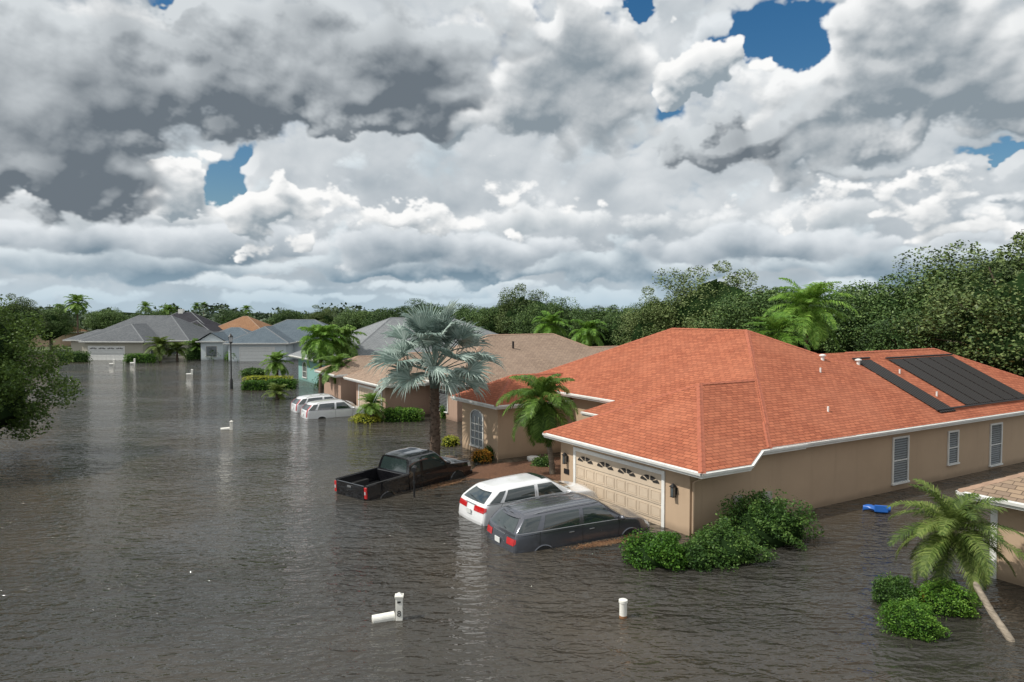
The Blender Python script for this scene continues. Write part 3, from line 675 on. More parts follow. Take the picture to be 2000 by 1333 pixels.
def bush(name,label,c,rx,ry,rz,leaf,n,mat,cat='bush',group=None,box=False,lump=.12,seed=0):
    r=np.random.default_rng(seed+int(abs(c[0]*13+c[1]*7)))
    d=r.normal(size=(n,3)); d/=np.linalg.norm(d,axis=1)[:,None]; d[:,2]=np.where(d[:,2]<-.4,-d[:,2],d[:,2])
    if box:
        k=np.power(np.sum(np.abs(d)**6,axis=1),-1/6)[:,None]; d=d*k
    a=np.arctan2(d[:,1],d[:,0]); ph=r.uniform(0,6,3)
    lm=1+lump*np.sin(3*a+ph[0]+2*d[:,2])+lump*.8*np.sin(5*a+ph[1]+5*d[:,2])+lump*.6*np.sin(9*d[:,2]+ph[2]+7*a)
    d=d*(lm*r.uniform(.78,1.08,n))[:,None]
    p=d*np.array([rx,ry,rz]); p[:,2]+=rz*.35
    o=thing(name,label,cat,(c[0],c[1],0),0,group)
    f=quads('foliage',leafcards(p,leaf,.5,.8),M[mat],o)
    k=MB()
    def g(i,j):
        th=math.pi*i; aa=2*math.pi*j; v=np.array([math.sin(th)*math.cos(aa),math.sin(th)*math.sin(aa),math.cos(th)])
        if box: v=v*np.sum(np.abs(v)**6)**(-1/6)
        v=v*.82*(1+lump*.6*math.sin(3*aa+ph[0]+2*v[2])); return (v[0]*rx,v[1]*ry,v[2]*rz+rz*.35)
    k.grid(g,12,18); k.build('shade_core',M['core'],f,True)  # dark core painted as shade behind the outer leaves
    return o
def bpx(name,label,px,py,w_,h_,leaf,n,mat,**kw):
    p=at(px,py); s_=p.y/1400
    depth=kw.pop('depth',1.0)
    return bush(name,label,(p.x,p.y+w_*s_*.35*depth),w_*s_/2,w_*s_/2*depth,h_*s_/1.35,leaf,n,mat,**kw)
bpx('shrub','bright green rounded shrub at the garage corner, leftmost of the four there',1290,1110,118,50,.09,6800,'bush_bright',lump=.18)
bpx('shrub','mid green low shrub in front of the garage side wall',1428,1105,140,55,.09,7000,'bush_dark',lump=.2)
bpx('shrub','tall loose shrub with dark leaves against the garage side wall, right one of the four',1512,1070,165,78,.10,8500,'bush_dark',lump=.22)
bpx('shrub','small bright shrub squeezed between the rounded shrub and the low one',1365,1112,80,38,.08,2600,'bush_dark')
bpx('clipped_shrub','round clipped shrub left of the leaning palm trunk',1765,1188,84,48,.06,5200,'bush_dark',lump=.12)
bpx('clipped_shrub','round clipped shrub directly behind the leaning palm trunk',1868,1205,104,52,.06,6000,'bush_bright',lump=.14)
bpx('clipped_shrub','round clipped shrub nearest the camera, in front of the leaning palm',1800,1248,108,54,.055,6600,'bush_bright',lump=.12)
bpx('grass_tuft','small rusty brown grass tuft between the clipped shrubs',1815,1190,30,30,.07,500,'bush_orange')
bpx('shrub','orange and yellow croton by the entry bed',940,903,40,22,.10,900,'bush_orange')
bpx('shrub','dark green bush beside the croton at the bay window',958,895,34,20,.10,700,'bush_dark')
bpx('shrub','dark shrub beside the porch pillar',1060,920,44,24,.1,900,'bush_dark')
bpx('shrub','tiny yellow green plant standing in water beside the silver palm',878,872,36,18,.1,700,'bush_yellow')
bpx('hedge','low hedge in front of the tan roofed house',782,824,78,24,.13,2600,'bush_bright',cat='hedge',box=True,depth=.5,lump=.05)
bpx('hedge','short hedge left of the bay window behind the silver palm',878,818,36,24,.13,1400,'bush_bright',cat='hedge',box=True,depth=.6,lump=.05)
bpx('shrub','yellow green low shrub right of the parked white cars',712,826,62,13,.12,1200,'bush_yellow')
bpx('shrub','shrub under the small palm beside the white cars',728,812,50,22,.13,1400,'bush_dark')
bpx('hedge','clipped hedge strip in front of the teal house, left end',495,763,48,18,.18,1500,'bush_bright',cat='hedge',box=True,depth=.5,lump=.03)
bpx('hedge','clipped hedge strip in front of the teal house, right end',548,760,56,18,.18,1600,'bush_bright',cat='hedge',box=True,depth=.5,lump=.03)
bpx('hedge','yellowish hedge row behind the clipped strips at the teal house',520,748,90,12,.18,1600,'bush_yellow',cat='hedge',box=True,depth=.4,lump=.03)
bpx('shrub','round dark shrub left of the street lamp',410,703,48,22,.22,1600,'bush_dark')
bpx('shrub','round shrub right of the street lamp, before the white garage',455,706,40,24,.22,1600,'bush_bright')
bpx('shrub','dark shrub under the small dark palm of the white house',375,703,40,26,.22,1500,'bush_dark')
bpx('hedge','hedge right of the far white garage door',270,709,62,17,.2,1700,'bush_bright',cat='hedge',box=True,depth=.4,lump=.05)
bpx('hedge','hedge left of the far white garage door',140,708,60,20,.2,1700,'bush_dark',cat='hedge',box=True,depth=.4,lump=.08)
bpx('shrub','grassy clump standing before the teal house hedge',488,735,50,14,.2,1400,'bush_dark')
bpx('shrub','low shrub at the teal house wall, under the green palm',640,760,60,26,.16,1600,'bush_dark')
bpx('shrub','low shrub behind the white cars at the tan house',690,782,40,18,.15,1000,'bush_bright')
bpx('shrub','low dark bushes at the shore between the two far houses',340,700,50,24,.22,1500,'bush_dark')

# ------------------------------------------------ palms
def frond(V,org,azm,e0,L,bend,ll,n,wd=.05,droop=.5,vee=.3):
    P=[]; e=e0; p=np.array(org,float); seg=14
    ca,sa=math.cos(azm),math.sin(azm)
    for i in range(seg+1):
        P.append((p.copy(),e)); st=L/seg
        p=p+np.array([ca*math.cos(e),sa*math.cos(e),math.sin(e)])*st; e-=bend/seg*(.5+1.2*i/seg)
    side=np.array([-sa,ca,0.])
    for i in range(seg):
        a,b_=P[i][0],P[i+1][0]; w1=.035*(1-i/seg)+.008; w2=.035*(1-(i+1)/seg)+.008
        V.append([a-side*w1,b_-side*w2,b_+side*w2,a+side*w1])
    for k in range(n):
        tt=.12+.88*k/(n-1); f=tt*seg; i=min(int(f),seg-1); q=P[i][0]+(P[i+1][0]-P[i][0])*(f-i); ee=P[i][1]
        d=np.array([ca*math.cos(ee),sa*math.cos(ee),math.sin(ee)]); nrm=np.array([-ca*math.sin(ee),-sa*math.sin(ee),math.cos(ee)])
        l=ll*(math.sin(math.pi*min(1,.18+.80*tt))**.6)*random.uniform(.85,1.1)
        for s_ in (-1,1):
            o1=(side*s_*.85+d*(.45+.3*tt)+nrm*vee*random.uniform(.3,1.3)); o1/=np.linalg.norm(o1)
            mid=q+o1*l*.5; o2=o1+np.array([0,0,-droop*random.uniform(.5,1.6)]); o2/=np.linalg.norm(o2); tip=mid+o2*l*.55
            ww=d*wd*.5
            V.append([q-ww*.6,mid-ww,mid+ww,q+ww*.6]); V.append([mid-ww,tip-ww*.1,tip+ww*.1,mid+ww])
def feather_palm(name,label,base,top,L,nf,ll,nl,mat,bark='palm_bark',r0=.16,wd=.05,split=False,emin=-55,bend=1.3,droop=.5,group=None,lean=None):
    o=thing(name,label,'palm tree',base,0,group)
    t_=Vector(top)-Vector(base)
    pts=[Vector((0,0,-.6)),t_*.2,t_*.5,t_*.8,t_]
    if lean is not None:
        pts=[Vector((0,0,-.4)),Vector((0,0,0)),t_*.3+Vector((0,0,-lean*.7)),t_*.6+Vector((0,0,-lean)),t_*.85+Vector((0,0,-lean*.4)),t_]
    rr=[r0*1.25]+[r0*(1-.25*i/(len(pts)-1)) for i in range(1,len(pts))]
    fine=[];fr=[]
    for i in range(len(pts)-1):
        for k in range(6):
            f=k/6; fine.append(pts[i].lerp(pts[i+1],f)); fr.append((rr[i]*(1-f)+rr[i+1]*f)*(1+.06*(k%2)))
    fine.append(pts[-1]); fr.append(rr[-1]*.8)
    MB().tube(fine,fr,10).build('trunk',M[bark],o,True)
    Vs=[]
    for i in range(nf):
        azm=i*2.39996+random.uniform(-.25,.25); f=(i+.5)/nf; e0=R(84-(84-emin)*f**.9+random.uniform(-9,9))
        V=[]; frond(V,(t_.x,t_.y,t_.z),azm,e0,L*random.uniform(.8,1.12)*(.75+.25*min(1,f*3)),bend*random.uniform(.7,1.3)*(.6+.5*(1-f)),ll,nl,wd,droop)
        if split: quads('frond',V,M[mat],o)
        else: Vs+=V
    if not split: quads('crown',Vs,M[mat],o)
    return o
bs=at(1082,932); feather_palm('feather_palm','drooping green palm standing before the arched entry',bs,(1.3,bs.y-.1,3.45),2.1,38,.62,52,'palm',wd=.045,split=True,emin=-76,bend=1.5,droop=1.0,r0=.13,bark='pale_bark')
bs=at(1975,1252); tp=at(1880,1085,1.25); feather_palm('leaning_palm','young palm with a pale crooked trunk leaning left at the lower right',bs,(tp.x+.08,tp.y+.5,1.74),1.8,36,.42,58,'palm_dry',bark='pale_bark',r0=.085,wd=.03,split=True,emin=-58,bend=1.25,droop=.6,lean=.3)
def fp(label,px,Yd,ytop,zbase,L,nf,ll,nl,mat,wd,**kw):
    X_=(px-1000)/1400*Yd; zt=7.2+(612-ytop)*Yd/1400
    return feather_palm('feather_palm',label,(X_,Yd,0),(X_+kw.pop('dx',0),Yd,zt),L,nf,ll,nl,mat,wd=wd,**kw)
fp('tall full crowned palm behind the orange roof ridge at right',1575,52,602,0,3.6,38,.9,40,'palm_lime',.075,emin=-45,bend=1.3,droop=.8)
fp('short bright palm at the foot of the tall palm behind the orange roof',1515,48,650,0,2.6,24,.7,28,'palm_lime',.08,emin=-35,bend=1.2,droop=.6)
fp('bright green palm behind the tan roof, left of the pair',1075,66,634,0,2.2,22,.7,26,'palm_lime',.1,emin=-40,bend=1.5,droop=.9)
fp('bright green palm behind the tan roof, right of the pair',1148,62,648,0,2.1,22,.7,26,'palm_lime',.1,emin=-40,bend=1.5,droop=.9)
fp('tall lush palm in front of the teal house',625,64,662,0,2.6,30,.9,28,'palm_lime',.11,emin=-62,bend=1.5,droop=1.0)
fp('second lush palm of the teal house, right of the tall one',665,66,660,0,2.5,28,.9,28,'palm',.11,emin=-62,bend=1.5,droop=1.0)
fp('dark feathery palm between the teal and tan roofed houses',655,58,715,0,1.9,24,.6,24,'palm',.09,emin=-50,bend=1.4)
fp('squat dense palm left of the teal house',540,80,708,0,2.0,28,.6,22,'palm',.12,emin=-45,bend=1.3)
fp('small palm rising from the water near the clipped hedges',540,60,768,0,1.3,20,.45,22,'palm_dry',.07,emin=-20,bend=1.2)
fp('small palm beside the parked white cars',725,47.5,790,0,1.3,20,.45,22,'palm',.06,emin=-30,bend=1.3)
fp('small dark palm before the white house',385,112,676,0,2.2,24,.7,20,'palm',.16,emin=-40,bend=1.2)
fp('wild palm clump right of the far white garage',312,106,676,0,2.6,26,.7,20,'palm_dry',.15,emin=-30,bend=1.2)
fp('second wild palm beside the one right of the far garage',345,108,682,0,2.0,22,.7,20,'palm_dry',.15,emin=-30,bend=1.2)
fp('tall palm rising above the trees behind the grey roofed house',152,135,592,0,2.8,26,1.0,20,'palm',.18,emin=-50,bend=1.4)
for px,Yd,yt,lb in [(285,200,600,'distant palm above the grey roofed house ridge'),(385,260,599,'left one of two slim palms on the skyline'),(398,265,597,'right one of two slim palms on the skyline'),(345,240,606,'distant palm above the near black roof'),(482,230,605,'distant palm left of the white house roof'),(118,190,603,'distant palm at the left behind the grey roof'),(330,170,606,'palm beside the near black roof chimney')]:
    fp(lb,px,Yd,yt,0,2.4,18,.9,12,'palm',.22,emin=-40,bend=1.4,group='palms on the skyline')

# silver fan palm
def fan_leaf(V,org,azm,e0,pet,Rf,stiff,nseg=44,span=R(270)):
    ca,sa=math.cos(azm),math.sin(azm)
    d=np.array([ca*math.cos(e0),sa*math.cos(e0),math.sin(e0)]); side=np.array([-sa,ca,0.]); nrm=np.array([-ca*math.sin(e0),-sa*math.sin(e0),math.cos(e0)])
    o=np.array(org,float); hub=o+d*pet
    V.append([o-side*.05,hub-side*.025,hub+side*.025,o+side*.05]); V.append([o-nrm*.04,hub-nrm*.02,hub+nrm*.02,o+nrm*.04])
    e1=e0-R(20)
    d=np.array([ca*math.cos(e1),sa*math.cos(e1),math.sin(e1)]); nrm=np.array([-ca*math.sin(e1),-sa*math.sin(e1),math.cos(e1)])
    roll=random.uniform(-.7,.7); side,nrm=side*math.cos(roll)+nrm*math.sin(roll),nrm*math.cos(roll)-side*math.sin(roll)
    def pt(r,ang,lift=0):
        x=r*math.cos(ang); y=r*math.sin(ang)
        return hub+d*x+side*y*.92+nrm*(.42*abs(y)-.14*x*abs(x)/Rf+lift)
    for k in range(nseg):
        a=-span/2+span*(k+.5)/nseg; da=span/nseg*.5
        rl=Rf*(.76+.24*math.cos(a*.7))*random.uniform(.88,1.08); r1=rl*.52
        V.append([pt(.03,a),pt(r1,a-da),pt(r1,a,.04),pt(.03,a)]); V.append([pt(.03,a),pt(r1,a,.04),pt(r1,a+da),pt(.03,a)])
        dr=np.array([0,0,-random.uniform(.02,.26)*rl*stiff]); r2=rl*.8; dm=dr*.3; lat=random.uniform(-.03,.03)
        A,Bc,C=pt(r2,a-da*.45+lat)+dm,pt(r2,a+lat,.03)+dm,pt(r2,a+da*.45+lat)+dm
        V.append([pt(r1,a-da),A,Bc,pt(r1,a,.04)]); V.append([pt(r1,a,.04),Bc,C,pt(r1,a+da)])
        tip=pt(rl,a+lat*1.6)+dr
        V.append([A,tip,tip,Bc]); V.append([Bc,tip,tip,C])
bz=at(850,900)
bp=thing('silver_fan_palm','large silvery blue fan palm standing in the water before the bay window','palm tree',(bz.x,bz.y,0))
HT=4.55; nz_=int((HT+.7)/.18)
tb=MB(); fine=[(.02*math.sin(i),.02*math.cos(i*1.3),-.5+i*.18) for i in range(nz_)]; tb.tube(fine,[.27-.004*i+.022*(i%2) for i in range(nz_)],14); tb.build('trunk',M['palm_bark'],bp,True)
bt=MB()
for i in range(84):
    a=i*2.4; z=.5+i*.043; r0=.215-.001*i
    c=Vector((r0*math.cos(a),r0*math.sin(a),z)); out=Vector((math.cos(a),math.sin(a),1.3)).normalized(); s_=Vector((-math.sin(a),math.cos(a),0))
    bt.add([c-s_*.08,c+s_*.08,c+s_*.03+out*.2,c-s_*.03+out*.2,c-Vector((math.cos(a),math.sin(a),0))*.05+UP*.08],[(0,1,2,3),(3,2,4),(1,4,2),(0,3,4)])
bt.build('leaf_base',M['palm_bark'],bp)
NFR=40
for i in range(NFR):
    f=(i+.5)/NFR; azm=i*2.39996+.4; e0=R(88-102*f**1.05+random.uniform(-8,8))
    V=[]; fan_leaf(V,(0,0,HT-.6*f+.2),azm,e0,1.3+.75*math.sin(3.1*f)+random.uniform(-.3,.4),1.45*random.uniform(.85,1.12),.6+f)
    quads('frond',V,M['silver'],bp)
MB().tube([(0,0,HT-1.0),(0,0,HT-.4),(0,0,HT+.3)],[.22,.34,.1],12).build('crown_shaft',M['core_silver'],bp,True)

# ------------------------------------------------ mulch and floating debris
bed=mound('flower_bed_soil',loc2w(1.6,10.6,0),4.4,2.6,.20,A0,M['mulch']); struct(bed)
def debris(px,py,wx,wy,n,lb,rz=A0*.8):
    c=at(px,py); s_=c.y/1400; P=rng.normal(size=(n,2))*.42; pts=np.stack([P[:,0]*wx*s_*.7,P[:,1]*wy*s_*2.2,np.full(n,.005)+rng.uniform(0,.006,n)],1)
    V=leafcards(pts,.07,.4); V[:,:,2]=np.repeat(pts[:,2][:,None],4,1)+rng.uniform(-.004,.005,(n,4))
    o=quads('floating_debris',V,M['debris']); o.location=(c.x,c.y,0); o.rotation_euler[2]=rz; tag(o,lb,'debris',kind='stuff')
debris(1175,1062,100,7,2600,'brown mulch floating along the side of the grey van')
debris(872,945,90,7,2600,'brown mulch floating beside the black pickup',R(48))
debris(985,925,80,8,3500,'brown mulch washed up below the flower bed')
debris(1240,1048,40,9,900,'mulch scraps before the garage corner')

# ------------------------------------------------ vehicles
def cat(p0,p1,p2,p3,f,k=.38):
    m1=[(c-a)*k for a,c in zip(p0,p2)]; m2=[(c-a)*k for a,c in zip(p1,p3)]
    f2=f*f; f3=f2*f; h1=2*f3-3*f2+1; h2=f3-2*f2+f; h3=-2*f3+3*f2; h4=f3-f2
    return tuple(h1*a+h2*m+h3*b_+h4*n for a,m,b_,n in zip(p1,m1,p2,m2))
class Surf:
    def __init__(s,st): s.st=st; s.n=len(st)
    def ring(s,i,t_):
        r=s.st[i]; i0=min(int(t_),3); f=t_-i0
        g=lambda k:(r[0] if k<0 else (r[k] if k<=4 else (r[3][0],-r[3][1],r[3][2])))
        return cat(g(i0-1),g(i0),g(i0+1),g(i0+2),f,.34 if i0<3 else .5)
    def P(s,a,t_,side=1,off=0):
        i0=min(max(int(a),0),s.n-2); f=a-i0
        c=lambda k:s.ring(min(max(k,0),s.n-1),t_)
        p=Vector(cat(c(i0-1),c(i0),c(i0+1),c(i0+2),f,.42))
        if off:
            e=.02; pa=s.P(min(a+e,s.n-1),t_); pb=s.P(max(a-e,0),t_); pc=s.P(a,min(t_+e,4)); pd=s.P(a,max(t_-e,0))
            n=(pc-pd).cross(pa-pb); n=n.normalized() if n.length>1e-9 else Vector((0,0,1))
            if t_<3.0:
                if n.y<0: n=-n
            elif n.z<0: n=-n
            p=p+n*off
        return Vector((p.x,p.y*side,p.z))
    def body(s,name,mat,par,bowr=-.05,bowf=.06,na=8,ntt=6):
        mb=MB(); NA=(s.n-1)*na; NTT=4*ntt
        for side in (1,-1):
            k=MB().grid(lambda i,j:s.P(i*(s.n-1),j*4,side),NA,NTT); mb.add(k.v,k.f if side>0 else [f[::-1] for f in k.f])
        for e,bow in ((0,bowr),(s.n-1,bowf)):
            k=MB().grid(lambda i,j:s.C(e,-1+2*i,j*4,bow),12,NTT); mb.add(k.v,k.f)
        return mb.build(name,mat,par,True)
    def C(s,e,a,t_,bow,off=0):
        p=s.ring(e,t_); return Vector((p[0]+bow*(1-a*a)*(1 if t_<3.6 else (4-t_)/.4)+(off if bow>0 else -off),a*p[1],p[2]))
    def patch(s,name,mat,par,cor,side=1,off=.006,n=8):
        (a,b_,c,d)=cor
        def fn(i,j):
            q=[(a[k]*(1-i)+b_[k]*i)*(1-j)+(d[k]*(1-i)+c[k]*i)*j for k in (0,1)]
            return s.P(q[0],q[1],side,off)
        return MB().grid(fn,n,n).build(name,mat,par,True)
    def topglass(s,name,mat,par,a0,a1,t0,off=.006,n=8):
        mb=MB()
        for side in (1,-1):
            k=MB().grid(lambda i,j:s.P(a0+(a1-a0)*i,t0+(4-t0)*j,side,off),n,n); mb.add(k.v,k.f)
        return mb.build(name,mat,par,True)
    def cappatch(s,name,mat,par,e,a0,a1,t0,t1,bow,off=.006,n=8,taper=0):
        return MB().grid(lambda i,j:s.C(e,(a0+(a1-a0)*i)*(1-taper*j),t0+(t1-t0)*j,bow,off),n,n).build(name,mat,par,True)
def wheel(par,x,y,r,side):
    t_=MB(); prof=[(r*.62,0),(r*.96,.0),(r,.03),(r,.19),(r*.96,.22),(r*.62,.22)]; n=28
    vs=[];fs=[]
    for k in range(n):
        a=2*math.pi*k/n
        for (rr,yy) in prof: vs.append((rr*math.cos(a),-yy*side,rr*math.sin(a)))
    m_=len(prof)
    for k in range(n):
        for j in range(m_-1): fs.append((k*m_+j,((k+1)%n)*m_+j,((k+1)%n)*m_+j+1,k*m_+j+1))
    t_.add(vs,fs); o=t_.build('wheel',M['rubber'],par,True); o.location=(x,y,r)
    q=MB()
    for k in range(5):
        a=2*math.pi*k/5
        for s_ in (-1,1):
            a1=a+s_*.16
            q.add([(.05*math.cos(a-.5),-.03*side,.05*math.sin(a-.5)),(.05*math.cos(a+.5),-.03*side,.05*math.sin(a+.5)),(r*.62*math.cos(a1+.09),-.02*side,r*.62*math.sin(a1+.09)),(r*.62*math.cos(a1-.09),-.02*side,r*.62*math.sin(a1-.09))],[(0,1,2,3)])
    q.build('rim',M['rim'],o); return o
def arch(par,x,y,r,side,paintmat):
    n=20; pts=[(x+r*math.cos(math.pi*i/n*1.2-.3),y,r*.80+r*math.sin(math.pi*i/n*1.2-.3)) for i in range(n+1)]
    MB().poly([(p[0],y+.012*side,p[2]) for p in pts]).build('wheel_well_shade',M['void'],par)  # flat dark patch painted as the shaded hollow around the tyre
    MB().tube([(p[0],y-.005*side,p[2]) for p in pts],.03,6).build('arch_lip',paintmat,par,True)
def mirror(par,x,y,z,side,mat):
    MB().grid(lambda i,j:(x+.09*math.sin(math.pi*i)*math.cos(2*math.pi*j),y+side*.12+.12*math.cos(math.pi*i)*side,z+.08*math.sin(math.pi*i)*math.sin(2*math.pi*j)),8,12).build('side_mirror',mat,par,True)
def handle(par,S,a,t_,side,mat,L=.09):
    k=MB(); p=S.P(a,t_,side,.012); k.box(p.x-L,p.x+L,p.y-.012,p.y+.012,p.z-.015,p.z+.015); k.build('door_handle',mat,par,bevel=.006)
def seam(par,S,pts,side):
    P=[]
    for i in range(len(pts)-1):
        for f in range(6):
            P.append(S.P(pts[i][0]+(pts[i+1][0]-pts[i][0])*f/6,pts[i][1]+(pts[i+1][1]-pts[i][1])*f/6,side,.001))
    P.append(S.P(pts[-1][0],pts[-1][1],side,.001)); MB().tube(P,.007,4).build('door_seam',M['void'],par)
def suv(name,label,loc,rz,pitch,pm,spec,group=None):
    o=thing(name,label,'car',loc,rz,group); o.rotation_euler=(0,-pitch,rz)
    L=spec['L']/2; W=spec['W']/2; zb=spec['belt']; zr=spec['roof']; hd=spec['hood']; rs=spec['slant']; wf=spec['wf']; cowl=spec['cowl']; tw=spec.get('tw',.77)*W
    bs=spec.get('bs',.10)
    st=[[(-L+.04,W*.84,.33),(-L-.0,W*.90,.62),(-L+bs,W*.90,zb+.05),(-L+rs,tw*.88,zr-.10),(-L+rs+.02,0,zr-.02)],
        [(-L+.22,W*.95,.28),(-L+.20,W*.985,.62),(-L+bs+.18,W*.965,zb+.04),(-L+rs+.16,tw*.965,zr-.055),(-L+rs+.16,0,zr+.02)],
        [(-L*.42,W*.96,.26),(-L*.42,W*1.0,.6),(-L*.42,W*.985,zb+.01),(-L*.38,tw,zr-.01),(-L*.38,0,zr+.065)],
        [(.15,W*.96,.26),(.15,W*1.0,.6),(.15,W*.985,zb-.02),(.1,tw,zr-.005),(.1,0,zr+.075)],
        [(wf+.35,W*.96,.26),(wf+.35,W*1.0,.6),(wf+.42,W*.98,zb-.05),(wf,tw*.96,zr-.06),(wf+.06,0,zr+.01)],
        [(cowl,W*.96,.27),(cowl,W*1.0,.6),(cowl+.05,W*.96,zb-.08),(cowl-.08,W*.80,hd+.02),(cowl+.14,0,hd+.07)],
        [(L-.45,W*.95,.28),(L-.45,W*.99,.58),(L-.48,W*.93,hd-.12),(L-.52,W*.74,hd-.04),(L-.46,0,hd)],
        [(L-.14,W*.80,.3),(L-.05,W*.84,.55),(L-.16,W*.80,hd-.24),(L-.22,W*.60,hd-.15),(L-.14,0,hd-.12)]]
    S=Surf(st); S.body('body',pm,o); G=M['glass']
    for side in (1,-1):
        for (a0,a1,b0,b1) in spec['sidewin']:
            S.patch('side_window',G,o,[(a0,2.14),(a1,2.14),(b1,2.86),(b0,2.86)],side,.007)
        for sm in spec['seams']: seam(o,S,sm,side)
        for a in spec['handles']: handle(o,S,a,1.72,side,spec.get('hm') and M['rim'] or pm)
        for xw in (-L+1.0,L-.98):
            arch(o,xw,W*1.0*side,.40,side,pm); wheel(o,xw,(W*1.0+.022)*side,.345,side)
        p=S.P(4.25,2.12,side); mirror(o,p.x,p.y,p.z+.06,side,pm)
    S.topglass('windscreen',G,o,4.06,4.93,3.10)
    S.cappatch('rear_window',G,o,0,-.86,.86,2.10,2.93,-.05,.008,taper=.06)
    for side in (1,-1):
        t0,t1,a0=spec['tail']
        S.cappatch('tail_light',M['red'],o,0,a0*side,1.0*side,t0,t1,-.05,.012)
        S.patch('tail_light',M['red'],o,[(0.0,t0),(spec['tlw'],t0+.12),(spec['tlw']*.9,t1),(0.0,t1)],side,.010)
        S.patch('headlight',M['lens'],o,[(6.35,1.55),(6.98,1.3),(6.98,1.85),(6.35,1.9)],side,.008)
    S.cappatch('grille',M['dark'],o,7,-.6,.6,.9,1.9,.06,.008)
    x0=-L-.05
    k=MB(); k.box(x0-.03,x0-.005,-.16,.16,.74,.90); k.build('licence_plate',M['plate'],o)
    S.cappatch('rear_bumper',M['rubber'] if spec.get('dbump') else pm,o,0,-.99,.99,.1,.85,-.05,.03)
    MB().tube([(x0+bs+.03,-.30,zb+.12),(x0+bs+.10,.1,zb+.16),(x0+bs+.11,.34,zb+.20)],.011,5).build('rear_wiper',M['dark'],o)
    S.cappatch('tailgate_trim',M['rim'],o,0,-.42,.42,1.80,1.86,-.05,.014)
    if spec.get('rails',True):
        for side in (1,-1):
            P=[S.P(a/10,3.10,side,.04) for a in range(14,38,2)]; P[0]=S.P(1.3,3.10,side,.0); P[-1]=S.P(3.8,3.1,side,0)
            MB().tube(P,.014,6).build('roof_rail',M['rim'],o,True)
    if spec.get('ribs'):
        for side in (1,-1):
            for tt in (3.35,3.6,3.85): MB().tube([S.P(a/10,tt,side,.0) for a in range(9,39,2)],.007,6).build('roof_rib',pm,o,True)
    if spec.get('sunroof'): S.topglass('sunroof',G,o,3.0,3.8,3.3,.006)
    S.cappatch('spoiler',pm,o,0,-.9,.9,2.97,3.2,-.14,.0)
    for side in (1,-1):
        P=[S.P(a/10,2.08,side,.006) for a in range(4,44,2)]; MB().tube(P,.009,4).build('belt_trim',M['rim'] if spec.get('chrome') else M['dark'],o,True)
        P=[S.P(a/10,.55,side,.004) for a in range(6,62,2)]; MB().tube(P,.018,4).build('sill_trim',M['rubber'],o,True)
    return o,S
van_spec=dict(L=5.25,W=2.0,belt=1.10,roof=1.65,hood=1.05,slant=.44,bs=.10,wf=.72,cowl=1.66,tw=.79,
  sidewin=[(.45,1.45,.78,1.5),(1.62,2.62,1.62,2.66),(2.76,3.95,2.80,3.85)],seams=[[(1.55,.5),(1.55,2.1)],[(2.70,.3),(2.70,2.9)],[(4.3,.3),(4.15,1.2),(4.12,2.0)],[(.45,1.90),(2.6,1.90)]],handles=[2.4,3.0],tail=(1.42,1.74,.55),chrome=True,tlw=.6,ribs=True,hm=True)
suv('minivan','dark grey minivan half under water nearest the camera, nose to the garage',(1.95,23.25,-.56),R(27.5),R(1.4),M['van'],van_spec)
edge=dict(L=5.05,W=1.93,belt=1.08,roof=1.58,hood=1.06,slant=.62,bs=.14,wf=.45,cowl=1.40,tw=.78,
  sidewin=[(.75,1.35,1.05,1.38),(1.48,2.5,1.48,2.52),(2.62,3.95,2.64,3.8)],seams=[[(1.3,1.0),(1.45,2.05)],[(2.56,.3),(2.56,2.9)],[(4.25,.3),(4.1,2.0)]],handles=[2.3,3.6],tail=(1.5,1.82,.3),tlw=.7,rails=False,sunroof=True)
suv('white_car','white crossover car between the grey minivan and the flower bed',(.72,26.05,-.40),A0,R(1.6),M['whitecar'],edge)
crv=dict(L=4.55,W=1.85,belt=1.08,roof=1.60,hood=1.05,slant=.42,bs=.06,wf=.45,cowl=1.3,tw=.78,
  sidewin=[(.6,1.35,.9,1.38),(1.48,2.5,1.48,2.52),(2.62,3.95,2.64,3.8)],seams=[[(2.56,.3),(2.56,2.1)],[(4.25,.3),(4.1,2.0)]],handles=[2.3,3.6],tail=(1.2,2.9,.84),tlw=.3,dbump=True)
suv('white_car','white car with tall red tail lights at the tan roofed house, nearer of two',(-12.4,50.3,-.55),A0,R(1),M['whitecar'],crv)
suv('white_car','white car at the tan roofed house, farther of two and partly hidden',(-14.1,53.6,-.55),A0,R(1),M['whitecar'],crv)

# pickup
pk_=thing('pickup_truck','black pickup truck with an open bed, half submerged beside the flower bed','truck',(-4.4,30.15,-.60),R(50)); pk_.rotation_euler=(0,-R(2.6),R(50))
PB=M['black']
st=[[(-.78,.96,.42),(-.78,1.0,.8),(-.78,.985,1.24),(-.62,.80,1.82),(-.6,0,1.88)],
    [(-.4,.96,.42),(-.4,1.0,.8),(-.4,.985,1.24),(-.3,.81,1.88),(-.3,0,1.94)],
    [(.45,.96,.42),(.45,1.0,.8),(.45,.985,1.22),(.4,.81,1.88),(.4,0,1.94)],
    [(1.25,.96,.42),(1.25,1.0,.8),(1.35,.98,1.2),(.95,.78,1.82),(1.0,0,1.88)],
    [(1.62,.96,.42),(1.62,1.0,.8),(1.66,.97,1.2),(1.58,.80,1.26),(1.8,0,1.30)],
    [(2.3,.96,.42),(2.3,1.0,.8),(2.3,.96,1.12),(2.3,.78,1.22),(2.3,0,1.25)],
    [(2.85,.90,.45),(2.93,.93,.8),(2.86,.90,1.08),(2.8,.70,1.15),(2.85,0,1.18)]]
S=Surf(st); S.body('body',PB,pk_,bowr=-.01)
